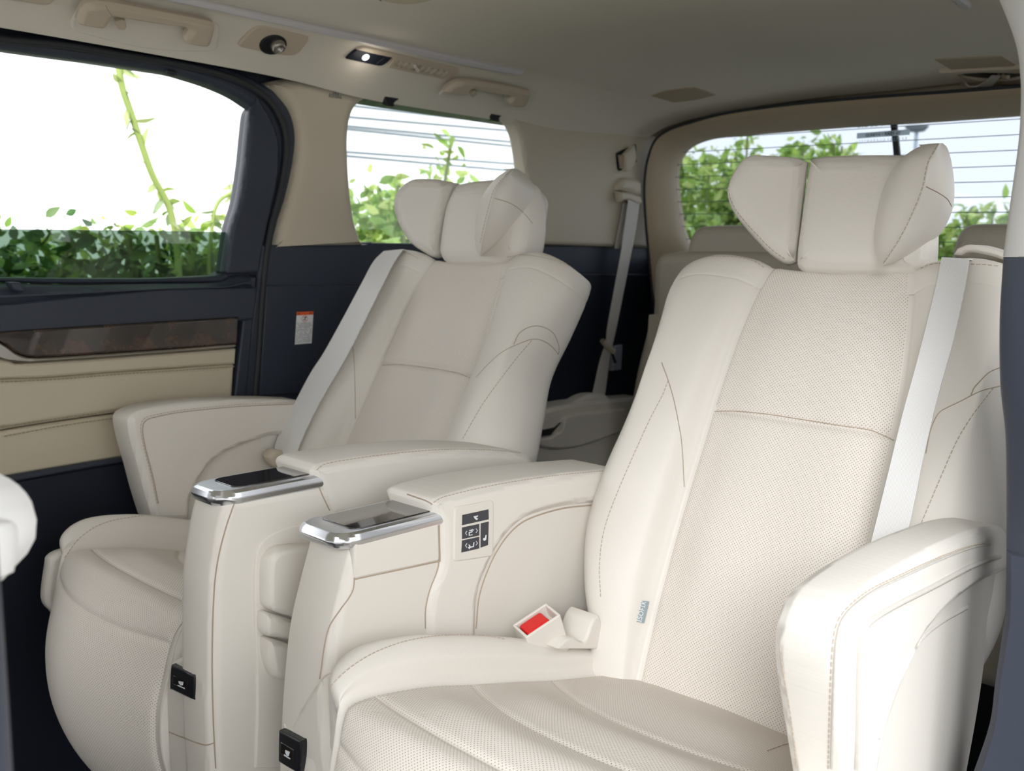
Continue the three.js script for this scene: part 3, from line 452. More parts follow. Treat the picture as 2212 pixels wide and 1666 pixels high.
// ---- armrests, consoles, small fittings of the two seats
function smallTube(list, meshes, r, mat, parent, name = 'seam', lift0 = 0.0002) { const p = cast(list, meshes, 8); if (p.length < 3) return; return part(name, tube(outw(p, lift0), r, { n: p.length * 2, rs: 6 }), mat, parent); }
function stitchLine(lists, meshes, parent, mat = M.thread) { const gs = []; for (const l of lists) { const p = cast(l, meshes, 8); if (p.length > 2) { const g = stitches(outw(p, 0.0004)); if (g) gs.push(g); } } if (gs.length) part('stitching', mergeGeometries(gs), mat, parent).userData.kind = 'stuff'; }
const wm = (g) => { const m = new THREE.Mesh(worldOf.get(g) ?? g.clone(), M.leather); m.updateMatrixWorld(); return m; };
const zy = (x, s) => s.trim().split(/\s+/).map((q) => { const c = q.endsWith('!'), [z, y] = q.replace('!', '').split(',').map(Number); const p = V(x, y, z); if (c) p.corner = true; return p; });

// near seat, outboard armrest (right)
{
  const A = thing0('outer_armrest', near.root); const x0 = 0.612, x1 = 0.674, f = frameX(x1);
  const pad = '0.520,0.42! 0.550,0.52 0.580,0.60 0.603,0.66 0.620,0.715 0.613,0.748 0.580,0.766 0.48,0.772 0.36,0.768 0.27,0.760 0.20,0.745 0.176,0.722 0.180,0.690! 0.30,0.700 0.42,0.690 0.48,0.655 0.52,0.59 0.535,0.42!';
  const g = slab(f, zy(x1, pad), x1 - x0, 0.014, { seg: 8, crease: 1.0 }); part('armrest_pad', g, M.leather, A);
  const inner = slab(frameX(x1 - 0.010), zy(x1 - 0.010, '0.195,0.70! 0.30,0.71 0.42,0.71 0.54,0.70! 0.59,0.56! 0.54,0.30! 0.52,0.20! 0.30,0.20! 0.26,0.40 0.215,0.55'), x1 - x0 - 0.02, 0.012, { seg: 5 });
  part('armrest_side', inner, M.leather, A);
  const ms = [wm(g), wm(inner)];
  near.outerMeshes = ms;
  smallTube('1849,1660 1850,1561 1852,1451 1855,1394 1864,1359 1890,1333 1943,1302 2009,1269 2097,1223 2157,1202', ms, 0.0026, M.leather, A, 'piping', 0.0010);
  smallTube('1796,1660 1798,1583 1801,1473 1805,1399 1814,1352 1836,1318 1884,1280 1949,1247 2035,1207 2099,1183 2138,1176', ms, 0.0013, M.leather, A, 'piping');
  stitchLine(['1789,1660 1791,1583 1794,1473 1798,1399 1807,1350 1829,1315 1877,1276 1943,1243 2031,1203 2097,1179 2130,1173', '1855,1660 1856,1561 1858,1451 1861,1394 1870,1363 1894,1338 1946,1308 2012,1275 2098,1230', '1686,1400 1690,1440 1706,1530 1716,1606 1722,1660'], ms, A);
  smallTube('1899,1596 1925,1509 1952,1451 1987,1386 2031,1346 2090,1312', ms, 0.003, M.leather, A, 'moulded_edge', -0.0012);
}
// near seat, inboard armrest and console
const nearC = thing0('console', near.root);
{
  const xi = 0.120, xo = 0.030, f = frameX(xi);
  const body = slab(f, zy(xi, '0.676,0.703! 0.690,0.663 0.708,0.605 0.718,0.545 0.725,0.47 0.730,0.36 0.730,0.06! 0.16,0.06! 0.16,0.68! 0.50,0.70!'), xi - xo, 0.014, { seg: 6 });
  part('console_body', body, M.shell, nearC);
  // flared foot towards the cushion
  const foot = slab(frameZ(0.726), [[0.034, 0.06], [0.034, 0.44], [0.060, 0.49], [0.116, 0.56], [0.124, 0.55], [0.128, 0.50], [0.140, 0.44], [0.165, 0.39], [0.176, 0.34], [0.178, 0.06]].map(([x, y], i) => { const p = V(x, y, 0.726); if ([0, 9].includes(i)) p.corner = true; return p; }), 0.10, 0.014, { seg: 6 });
  part('console_foot', foot, M.shell, nearC);
  const arm = slab(frameX(xi + 0.006), onF('935,1092! 938,1083 961,1071 1039,1050 1126,1034.5 1213,1023 1330,1012! 1330,1086! 1281,1091 1213,1099 1148,1118 1113,1140 1083,1175 1057,1223 1035,1288 1030,1420! 918,1420! 920,1315 928,1275 943,1236 949,1212 948,1130!', frameX(xi + 0.002)), 0.104, 0.016, { seg: 7, crease: 0.9 });
  part('armrest_pad', arm, M.leather, nearC);
  const ms = [wm(body), wm(foot), wm(arm)];
  const inner = slab(frameX(xi - 0.012), zy(xi - 0.012, '0.54,0.50! 0.54,0.68! 0.18,0.70! 0.18,0.40! 0.54,0.40!'), 0.03, 0.004); part('inner_panel', inner, M.shell, nearC); ms.push(wm(inner));
  smallTube('1281,1091 1213,1099 1148,1118.6 1113,1140 1083,1175 1057,1223 1035,1288 1028,1358', ms, 0.0012, M.seam, nearC, 'moulded_edge', -0.0002);
  smallTube('765,1168 765,1254 758,1284 734,1319 712,1354 701,1397 695,1441 691,1467', ms, 0.0008, M.seam, nearC);
  smallTube('948,1212 943,1236 928,1275 919,1315 918.6,1358', ms, 0.0008, M.seam, nearC);
  const drawer = slab(frameX(xi + 0.002), onF('766,1167! 948,1127.5! 950,1205 948,1212 942,1214 770,1251 765.5,1249!', frameX(xi + 0.002)), 0.02, 0.003); part('drawer_front', drawer, M.shell, nearC);
  const gap = slab(frameX(xi + 0.0006), onF('764,1166! 950,1126! 952,1214! 764,1254!', frameX(xi)), 0.01, 0.001); part('drawer_gap', gap, M.seam, nearC);
  stitchLine(['937,1086 960,1074 1039,1054.5 1126,1038.5 1213,1026.5 1310,1017'], ms, nearC);
  smallTube('880,1068 900,1075 920,1082 934,1090', ms, 0.0008, M.seam, nearC);
}
function tray(par, x0, x1, z0, z1, y, tilt) {                          // chrome cup tray with its dark glossy lid
  const t = thing0('tray', par), R = (m, r, zz1 = z1) => { const p = []; const add = (x, z, c) => { const q = V(x, y, z); if (c) q.corner = true; p.push(q); };
add(x0 + m, z0 + m, true); for (let k = 0; k <= 8; k++) { const t = Math.PI / 2 * k / 8; add(x0 + m + r * (1 - Math.cos(t)), zz1 - m - r * 1.3 * (1 - Math.sin(t))); }
    for (let k = 0; k <= 8; k++) { const t = Math.PI / 2 * k / 8; add(x1 - m - r * (1 - Math.sin(t)), zz1 - m - r * 1.3 * (1 - Math.cos(t))); } add(x1 - m, z0 + m, true); return p; };
  const ring = slab(frameY(y), R(-0.003, 0.026), 0.019, 0.008, { seg: 8, crease: 1.2, step: 0.003, raw: true });
  part('chrome_rim', ring, M.chrome, t, 'satin chrome rim');
  const lid = slab(frameY(y + 0.0012), R(0.0085, 0.012, z1 - 0.020), 0.006, 0.001, { step: 0.003, raw: true }); part('lid', lid, M.gloss, t, 'dark glossy wood lid');
}
tray(nearC, 0.030, 0.120, 0.534, 0.697, 0.719);
// control keys on the near console
{
  const k = thing0('key_panel', nearC), f = frameX(0.1275);
  part('panel_frame', slab(f, '986,1095 1062,1081 1067.5,1084 1066,1198 1061,1203 986,1214 980.5,1210 982,1099', 0.006, 0.0025, { step: 0.004 }), M.shell, k);
  const f2 = lift(f, 0.0006), key = (s) => part('key', slab(f2, s, 0.005, 0.0008, { raw: true }), M.key, k, 'dark control key');
  key('999,1113 1056,1100.5 1056.5,1122.5 998.5,1135.5'); key('998.5,1140 1036,1132 1036,1157.5 998.5,1165.5'); key('998.5,1168 1036,1160 1036,1185.5 997,1194.5'); key('1039,1131 1056.5,1127 1055,1178 1038.5,1184');
  const ic = [], f3 = lift(f2, 0.0004), poly = (s) => ic.push(slab(f3, s, 0.0009, 0.0002, { raw: true }));
  poly('1023,1116 1033,1113.6 1032,1117 1028,1118 1033,1121 1030,1124 1026,1121'); 
  for (const dy of [0, 27]) { poly(`${1005},${1152 + dy} ${1008.5},${1147 + dy} ${1009.5},${1147.6 + dy} ${1006.6},${1152 + dy} ${1009.5},${1156 + dy} ${1008.5},${1156.7 + dy}`); poly(`${1032.5},${1146.5 + dy} ${1029},${1142 + dy} ${1028},${1142.8 + dy} ${1031},${1146.8 + dy} ${1028},${1151 + dy} ${1029},${1151.6 + dy}`); }
  poly('1013,1150 1020,1148.5 1020,1150.5 1015,1151.5 1015,1156 1021,1154.5 1021,1156.5 1013,1158'); poly('1014,1145.6 1024,1144 1024,1146 1014,1147.6'); poly('1019,1143.5 1021,1143 1021,1150 1019,1150.4');
  poly('1012,1177 1015,1177 1017,1181 1022,1180 1023,1172 1025,1171.6 1024,1182 1016,1184'); poly('1011,1183 1014,1181 1016,1185 1014,1187');
  poly('1044,1163 1048,1162 1049,1156.5 1051.5,1156 1050.5,1166 1047,1169 1044,1167');
  part('key_symbols', mergeGeometries(ic), M.print, k, 'pale printed key symbols');
}
// red-buttoned buckle beside the near cushion
{
  const b = thing0('buckle', near.root), q = onX([1170, 1376], 0.165);
  const mat = new THREE.Matrix4().makeRotationFromEuler(new THREE.Euler(0.42, -0.28, -0.05)).setPosition(q);
  const put = (g) => { g.applyMatrix4(mat); return g; };
  const sh = new THREE.Shape([[-0.016, -0.03], [0.016, -0.03], [0.016, 0.03], [-0.016, 0.03]].map((p) => new THREE.Vector2(...p))); void sh;
  const wall = [rbox(0.004, 0.062, 0.056, 0.0018), rbox(0.004, 0.062, 0.056, 0.0018), rbox(0.034, 0.062, 0.004, 0.0018), rbox(0.034, 0.062, 0.004, 0.0018), rbox(0.03, 0.05, 0.05, 0.002)];
  wall[0].translate(-0.0155, 0, 0); wall[1].translate(0.0155, 0, 0); wall[2].translate(0, 0, 0.0265); wall[3].translate(0, 0, -0.0265); wall[4].translate(0, -0.010, 0);
  part('buckle_housing', put(mergeGeometries(wall)), M.shell, b);
  const rb = rbox(0.025, 0.016, 0.036, 0.004, 4); rb.translate(0, 0.021, 0.004); part('release_button', put(rb), M.red, b, 'red release button');
  const hg = slab(frameX(0.20), '1205,1402! 1222,1382 1240,1378 1262,1388 1280,1345 1292,1330 1300,1345 1308,1404!', 0.05, 0.004); part('hinge_cover', hg, M.shell, near.root);
}
// woven tag
{
  const h0 = cast('1386,1317 1388,1321 1390,1325', near.probe)[1], f = frameN(h0, near.n.clone().multiplyScalar(0.7).add(EYE.clone().sub(h0).normalize().multiplyScalar(0.5)));
  const g = slab(lift(f, 0.0045), '1384,1297.5! 1402,1299.5! 1391,1346! 1373,1343!', 0.0015, 0.0005, { raw: true }); part('woven_tag', g, M.grey, near.root, 'small grey woven tag');
  const font = await new FontLoader().loadAsync('fonts/droid/droid_sans_regular.typeface.json');
  const A = hit([1379.5, 1344.5], lift(f, 0.0046).o, f.N), Bp = hit([1391, 1299], lift(f, 0.0046).o, f.N), dir = Bp.clone().sub(A), up = f.N.clone().cross(dir).normalize();
  const tg = new TextGeometry('ISOFIX', { font, size: 0.0068, depth: 0.0004, curveSegments: 3 }); tg.computeBoundingBox(); const w0 = tg.boundingBox.max.x; tg.scale(dir.length() / w0 * 0.97, 1, 1); tg.translate(0.0005, -0.0036, 0);
  const A2 = A.clone().addScaledVector(up, -0.0035); tg.translate(0, 0.0036, 0);
  tg.applyMatrix4(new THREE.Matrix4().makeBasis(dir.clone().normalize(), up, f.N).setPosition(A2)); part('tag_lettering', tg, M.white, near.root, 'white letters ISOFIX');
}
// far seat, armrests and console
{
  const A = thing0('outer_armrest', farS.root), xf = -0.605, f = frameX(xf);
  const g = slab(f, '280.6,920 283,903 299,891 336,881 403,871 470,866 571,863.5 650,866! 760,890! 760,940! 615,940 554,951.7 487,980 453.7,1007 430,1044 415,1078 410,1125! 335,1125! 318,1070 303,1012 287,955', 0.075, 0.011, { seg: 7, crease: 1.0 });
  part('armrest_pad', g, M.leather, A);
  const s = slab(frameX(xf - 0.012), zy(xf - 0.012, '0.18,0.70! 0.44,0.70! 0.53,0.56! 0.53,0.36! 0.18,0.36!'), 0.05, 0.006); part('armrest_side', s, M.leather, A);
  const ms = [wm(g), wm(s)];
  stitchLine(['339,1088 326,1027 310,963 304,924 312,904 343,895 403,885 520,874 640,870'], ms, A); smallTube('342,1088 329,1027 313,963 308,926 316,908 345,899 403,889 520,878 640,873', ms, 0.0008, M.seam, A);
  const an = slab(frameX(-0.575), '583,990 588,978 600,972 640,985 645,1010 600,1012', 0.03, 0.008); part('belt_anchor', an, M.pillar, farS.root, 'tan belt anchor cover');
  const sp = slab(frameX(-0.555), '108,1225 112,1208 130,1196 160,1188! 160,1290! 120,1330! 100,1300', 0.03, 0.008, {}); part('side_shield', sp, M.shell, farS.root);
}
const farC = thing0('console', farS.root);
{
  const xi = -0.030, xo = -0.108, f = frameX(xi);
  const body = slab(f, onF('497,1073! 482,1100 470,1147 458,1227 452,1311 452,1559 462,1760! 900,1760! 900,1050! 690,1041!', f), xi - xo, 0.018, { seg: 7 });
  part('console_body', body, M.shell, farC);
  const ms = [wm(body)];
  // foot carrying the switch
  const foot = slab(frameZ(0.776), onF('408,1290! 406,1390 397,1415 377,1427 364,1440 360,1480 359,1534 362,1600 368,1680 380,1800! 446,1800! 442,1600! 440,1400! 438,1300!', frameZ(0.776)), 0.03, 0.006, { seg: 6 });
  part('console_foot', foot, M.shell, farC); ms.push(wm(foot));
  const arm = slab(frameX(xi + 0.004), onF('676,1022! 680,1011 708,999 821,981 952,969 1061,970 1126,977 1150,987 1158,1003 1157,1030! 1100,1130! 720,1118! 710,1101 697,1072 684,1042!', frameX(xi + 0.002)), 0.10, 0.016, { seg: 7, crease: 0.9 });
  part('armrest_pad', arm, M.leather, farC); ms.push(wm(arm));
  smallTube('509,1079 486,1147 468,1227 461,1311 458.5,1435 461,1559 466,1660', ms, 0.0008, M.seam, farC);
  smallTube('359,1579 400,1595 436,1608 450,1609 462,1605', ms, 0.0008, M.seam, farC);
  stitchLine(['684,1016 710,1001.5 821,984 952,972 1061,973 1126,980 1148,990'], ms, farC);
  smallTube('684,1042 697,1072 712,1103', ms, 0.0008, M.seam, farC);
  // moulded recess with table store
  const rec = slab(frameX(xi + 0.003), '552,1660! 556,1500 551,1336 552,1212 570,1167 619,1140 680,1128! 760,1128! 760,1660!', 0.02, 0.0028, { seg: 4 });
  part('recess_edge', rec, M.shell, farC);
  const bl = (s, l) => part('store_cover', slab(frameX(xi + 0.024), s, 0.04, 0.009, { seg: 6 }), M.shell, farC, l);
  bl('582,1312 581,1250 585,1212 596,1196 615,1186 650,1182 740,1180! 740,1370! 640,1338 590,1321'); bl('577,1330! 584,1327 700,1362! 700,1400! 610,1382 580,1375 575,1352'); bl('582,1386! 588,1383 700,1412! 700,1490! 610,1470 592,1455 583,1420');
}
tray(farC, -0.107, -0.031, 0.606, 0.760, 0.752);
function switchPlate(par, z, out, inner, icon) {
  const s = thing0('switch', par); part('switch_plate', slab(frameZ(z), out, 0.012, 0.003, { step: 0.003 }), M.black, s, 'black switch plate');
  part('switch_key', slab(frameZ(z + 0.001), inner, 0.006, 0.0012, { raw: true }), M.gloss, s); const g = icon.map((q) => slab(frameZ(z + 0.0016), q, 0.001, 0.0002, { raw: true })); part('switch_symbol', mergeGeometries(g), M.print, s, 'pale printed symbol'); }
switchPlate(farC, 0.783, '368,1441 374,1440 412,1458 418,1464 418,1507 414,1512 371,1492 366,1487', '374,1459 405,1472 403,1492 372,1478', ['385,1472 395,1474 394,1481 390,1481 386,1477', '383,1480 398,1487 398,1489 383,1482']);
switchPlate(nearC, 0.735, '601,1586 605,1581 642,1600 649,1608 646,1664 640,1670 602,1648 600,1643', '606,1604 634,1621 632,1648 604,1628', ['616,1621 625,1625 623,1634 619,1633 616,1627', '613,1630 626,1639 626,1641 613,1633']);

// ---------------------------------------------------------------- belts
const strap = (l, r, place3, t = 0.0016, up) => { const f = (s) => smooth(L(s).map((p) => place3(p)), 0.012, false); const A = L(l).map((p) => place3(p)), Bq = L(r).map((p) => place3(p)); void f;
  const n = 60, a2 = [], b2 = []; for (let i = 0; i <= n; i++) { a2.push(cAt(A, (A.length - 1) * i / n)); b2.push(cAt(Bq, (Bq.length - 1) * i / n)); } return [a2, b2, t, up]; };
{
  const bt = thing('seat_belt', 'wide white seat belt strap lying down over the nearer captain seat', 'seat belt', near.B(0.17, 0.3, 0.05));
  const P = (p) => { const f = near.fB(p[1] < 590 ? 0.026 : p[1] < 640 ? 0.042 : 0.060); return hit(p, f.o, f.N); };
  const [a, b] = strap('2034,557 2022,620 1987,761 1952,888.6 1925,998.5 1899,1104 1877,1192 1860,1262 1845,1330', '2094,560 2086,612 2062,726 2026,858 1996,985 1969,1117 1952,1183 1936,1255 1922,1330', P);
  const arc = [[0.085, -0.035], [0.062, -0.014], [0.04, -0.001], [0.024, 0.004], [0.010, 0.004]], over = (q) => arc.map(([k, h]) => q.clone().addScaledVector(near.n, -k).addScaledVector(near.u, h)), A0 = over(a[0]), B0 = over(b[0]);
  part('strap', ribbon([...A0, ...a], [...B0, ...b], 0.0016), M.belt, bt);
  const gd = slab(frameZ(-0.02), '2058,551 2066,537 2085,529 2110,530 2150,541 2176,552! 2176,566! 2150,556 2110,547 2085,546 2075,552', 0.05, 0.005); part('belt_guide', gd, M.shell, near.root, 'beige belt guide on the shoulder');
}
{
  const bt = thing('seat_belt', 'pale seat belt strap slanting over the farther captain seat to a tan anchor', 'seat belt', farS.B(-0.2, 0.3, 0.05));
  const P = (p) => { const f = farS.fB(p[1] < 560 ? 0.024 : p[1] < 580 ? 0.040 : 0.060); return hit(p, f.o, f.N); };
  const [a, b] = strap('829,543 806,567 780,615 740,690 700,762 672,805 638,869 601,943 590,985', '871,539 849,571 816,636 760,748 728,805 700,852 672,906 648,960 634,1000', P);
  const bend = (q, k, h) => q.clone().addScaledVector(farS.n, -k).addScaledVector(farS.u, h);
  part('strap', ribbon([bend(a[0], 0.085, -0.035), bend(a[0], 0.04, -0.001), bend(a[0], 0.015, 0.004), ...a], [bend(b[0], 0.085, -0.035), bend(b[0], 0.04, -0.001), bend(b[0], 0.015, 0.004), ...b], 0.0016), M.belt, bt);
}
{
  const bt = thing('seat_belt', 'dim beige third-row belt hanging down the side wall from its pillar anchor', 'seat belt', V(-0.68, 0.9, -0.88));
  const P = (p) => onX(p, -0.688);
  const [a, b] = strap('1358,425 1345,517 1338.6,559 1313,700 1308.6,737 1295.6,780 1282.6,838 1275,873 1264,927 1256.5,957 1248,983', '1382,431 1374,492 1361,559 1333,700 1323.5,743 1316,780 1307,849 1299,882 1291,931 1282.6,964 1271,979', P);
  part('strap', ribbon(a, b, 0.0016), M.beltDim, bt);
  part('strap_back', slab(frameX(-0.706), '1347,440! 1358,440! 1338,537! 1328,537!', 0.002, 0.0005, { raw: true }), M.beltDim, bt);
  part('anchor_cover', slab(frameX(-0.690), '1341,410 1345,394 1357,384 1375,385 1388,394 1389,412 1385,424 1363,416 1342,411', 0.05, 0.016, { seg: 6 }), M.pillar, bt, 'rounded beige anchor cover');
  part('belt_slot', slab(frameX(-0.684), '1342,414! 1364,417 1386,425! 1390,440! 1378,441 1358,432 1345,436!', 0.03, 0.008), M.pillar, bt);
  part('tongue', tube([[1301, 736], [1308, 745], [1318, 753], [1325, 760]].map((p) => onX(p, -0.680)), 0.0075, { n: 20, rs: 12 }), M.pillar, bt, 'beige belt tongue');
  part('latch_plate', slab(frameX(-0.679), '1319,763! 1324,761! 1333,784! 1327,785!', 0.002, 0.0004, { raw: true }), M.steel, bt, 'steel latch plate');
  part('tongue_holder', slab(frameX(-0.695), '1330,748 1346,745 1343,799 1324,801', 0.02, 0.003, { raw: true }), M.clear, bt, 'translucent tongue holder');
  const p = cast('1275,872 1300,881', [], 5); void p;
}

// ---------------------------------------------------------------- third row
{
  const s = thing('bench_seat', 'dim beige third-row seat behind the two captain seats, beside the rear window', 'car seat', V(-0.35, 0, -0.9));
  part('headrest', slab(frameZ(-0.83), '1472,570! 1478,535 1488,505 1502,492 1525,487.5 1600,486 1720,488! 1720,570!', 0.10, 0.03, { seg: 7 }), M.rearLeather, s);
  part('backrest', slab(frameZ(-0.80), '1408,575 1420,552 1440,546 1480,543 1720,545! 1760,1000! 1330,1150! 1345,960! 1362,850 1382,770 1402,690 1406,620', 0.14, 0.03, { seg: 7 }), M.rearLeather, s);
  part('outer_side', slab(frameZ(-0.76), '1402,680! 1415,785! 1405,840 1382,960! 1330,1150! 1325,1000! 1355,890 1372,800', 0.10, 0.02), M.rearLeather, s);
}
{
  const s = thing('bench_seat', 'shaded third-row seat at the right edge, behind the belt guide of the nearer seat', 'car seat', V(0.4, 0, -0.9));
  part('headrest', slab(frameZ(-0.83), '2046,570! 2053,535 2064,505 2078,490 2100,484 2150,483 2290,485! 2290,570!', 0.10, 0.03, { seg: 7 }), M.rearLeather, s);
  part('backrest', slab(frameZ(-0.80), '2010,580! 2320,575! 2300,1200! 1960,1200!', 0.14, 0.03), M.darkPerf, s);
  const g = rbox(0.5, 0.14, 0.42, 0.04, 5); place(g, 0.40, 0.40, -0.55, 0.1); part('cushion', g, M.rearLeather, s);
}

// ---------------------------------------------------------------- fittings on the headliner
const lf0 = (p) => { const h = cast([p, [p[0] + 4, p[1] + 1]], [ceilingMesh], 10)[0]; return frameN(h, h.n); };
function grabHandle(label, x, bar, recess, hook, seamS) {
  const h = thing('grab_handle', label, 'grab handle', onX(L(recess)[0], x));
  const rl = L(recess), f = lf0([rl.reduce((s, p) => s + p[0], 0) / rl.length, rl.reduce((s, p) => s + p[1], 0) / rl.length]);
  part('base_plate', slab(lift(f, 0.004), recess, 0.02, 0.004), M.liner, h);
  const g = slab(lift(f, 0.040), bar, 0.026, 0.011, { seg: 6, crease: 1.0 }); part('grip', g, M.roofTrim, h);
  if (hook) part('coat_hook', slab(lift(f, 0.026), hook, 0.012, 0.003), M.roofTrim, h);
  smallTube(seamS, [wm(g)], 0.0007, M.seam, h);
}
grabHandle('large beige grab handle with coat hook above the door window', -0.665, '168,52 178,25 197,13 235,12 300,23 380,38 440,50 464,57 466,70 459,95 451,106 425,104 404,98 401,85 412,72 405,66 340,57 270,46 247,43 238,55 228,67 200,65 175,60', '155,62 163,30 180,10 215,5 330,22 450,44 474,56 472,90 455,112 330,108 200,80', '250,48 262,44 272,46 274,58 270,66 257,66 250,57', '228,12 236,26 248,42');
grabHandle('small beige grab handle above the quarter window', -0.665, '963,202 975,190 995,180 1020,178 1080,187 1140,199 1150,204 1146,218 1135,234 1118,236 1100,231 1098,220 1108,214 1060,205 1030,198 1022,194 1012,208 1000,212 975,207', '950,208 965,190 985,177 1020,171 1090,182 1150,197 1156,206 1148,228 1132,240 1060,232 1000,220', '1018,205 1026,197 1033,198 1032,204 1022,212', '1017,178 1020,188 1022,195');
{ // handle base just in at the top left corner
  const h = thing('grab_handle', 'edge of a beige handle cut off at the top left corner', 'grab handle', onX([60, 0], -0.665)); const f = lf0([60, 4]);
  part('base_plate', slab(lift(f, 0.012), '-60,-30! 118,-30! 124,-5 112,10 95,14 60,9 -60,-10!', 0.02, 0.006), M.roofTrim, h); }
{
  const h = thing('ceiling_speaker', 'round dark nozzle in a beige square bezel over the door', 'air vent', onX([590, 95], -0.63)); const f = lf0([590, 92]);
  part('bezel', slab(lift(f, 0.006), '515,98 522,88 548,62 558,57 580,58 650,75 668,81 668,87 648,115 638,121 610,121 560,112 520,103', 0.012, 0.005, { seg: 5 }), M.roofTrim, h);
  const q = hit([590, 97], lift(f, 0.007).o, f.N), mt = new THREE.Matrix4().makeBasis(f.U, f.N, f.W.clone().negate()).setPosition(q);
  const lt = (pts, m, n, sx = 1) => { const g = new THREE.LatheGeometry(pts.map((p) => new THREE.Vector2(...p)), 40); g.scale(sx, 1, 1); g.applyMatrix4(mt); part(n, g, m, h); };
  lt([[0.0, 0.0012], [0.020, 0.0012], [0.0225, 0.0012], [0.0232, 0.0004], [0.0232, -0.002]], M.black, 'socket', 1.2);
  const g = new THREE.LatheGeometry([[0.0, 0.006], [0.006, 0.006], [0.007, 0.012], [0.010, 0.013], [0.013, 0.010], [0.015, 0.002], [0.015, -0.008]].map((p) => new THREE.Vector2(...p)), 40); g.translate(0.008, 0, -0.002); g.applyMatrix4(mt); part('nozzle', g, M.satin, h, 'metal ringed nozzle');
}
{
  const h = thing('reading_lamp', 'dark reading lamp panel with a lit round bulb above the quarter window', 'lamp', onX([797, 125], -0.63)); const f = lf0([797, 125]);
  part('lamp_panel', slab(lift(f, 0.006), '748,128! 756,120 772,107! 848,125! 838,135 824,143 812,142!', 0.01, 0.002), M.navyDark, h);
  part('switch_line', tube([[813, 138], [830, 125]].map((p) => hit(p, lift(f, 0.0065).o, f.N)), 0.0006, { n: 4 }), M.key, h);
  const q = hit([790, 124], lift(f, 0.0068).o, f.N); const g = new THREE.SphereGeometry(0.0082, 24, 12); g.scale(1, 0.35, 1); g.applyMatrix4(new THREE.Matrix4().makeBasis(f.U, f.N, f.W.clone().negate()).setPosition(q));
  part('bulb', g, new THREE.MeshStandardMaterial({ color: 0xffffff, emissive: 0xffffff, emissiveIntensity: 0.45, roughness: 0.3 }), h, 'lit white bulb');
  const pl = new THREE.PointLight(0xfff4e6, 0.0015, 3); pl.position.copy(q.clone().addScaledVector(f.N, 0.02).sub(h.position)); pl.castShadow = true; h.add(pl);
}
{
  const h = thing('air_vent', 'beige slatted air vent beside the dark reading lamp', 'air vent', onX([915, 150], -0.62)); const f = lf0([915, 145]);
  part('vent_frame', slab(lift(f, 0.005), '770,108! 784,102 800,104! 985,147 992,150 988,160 972,170 955,172! 838,147! 850,128!', 0.008, 0.003, { holes: ['845,142! 862,129! 976,153! 968,163 960,170 950,168!'] }), M.roofTrim, h);
  part('vent_back', slab(lift(f, -0.004), '840,145! 860,126! 982,152! 965,172!', 0.004, 0.001), M.seam, h);
  for (let i = 0; i < 9; i++) { const x = 858 + i * 12.4, y = 133 + i * 2.75; part('slat', slab(lift(f, 0.003), [[x - 12, y + 9], [x, y - 1], [x + 5.5, y + 0.3], [x - 6, y + 10.4]], 0.006, 0.001, { raw: true }), M.roofTrim, h); }
  part('vent_tab', slab(lift(f, 0.009), '895,146! 900,143! 909,153! 904,158! 900,156!', 0.008, 0.002), M.shell, h, 'pale vent tab');
}
{
  const h = thing('light_strip', 'long pale light strip running along the ceiling edge', 'light strip', V(-0.6, 1.45, 0.1)); const P = (p) => onX(p, -0.605);
  part('lens', slab(frameN(P([800, 90]), V(0.80, -0.60, 0)), '250,-40! 360,-14! 640,47 850,93 1000,127 1105,149 1136,157 1130,164 1110,164 1000,143 850,110 640,64 340,0! 250,-18!', 0.02, 0.006), M.led, h); }
{
  const h = thing('light_strip', 'short end of a pale light strip at the top right of the ceiling', 'light strip', V(0.42, 1.45, -0.25)); 
  part('lens', slab(lift(lf0([2085, 12]), 0.006), '2010,-40! 2040,-40! 2078,0 2096,14 2096,22 2086,24 2066,12', 0.02, 0.005), M.led, h); }
const cover = (label, y, s, s2) => { const h = thing('ceiling_cover', label, 'cover', onY(L(s)[0], y)); const f = lf0([1475, 206]); part('cover', slab(lift(f, 0.004), s, 0.014, 0.002), M.tail, h); if (s2) part('rim', slab(lift(f, 0.006), s2, 0.008, 0.002), M.roofTrim, h); return [h, f]; };
cover('flat beige ceiling cover left of the rear window top', 1.452, '1406,208! 1440,197 1497,190! 1522,198 1546,206! 1500,217 1455,222!');
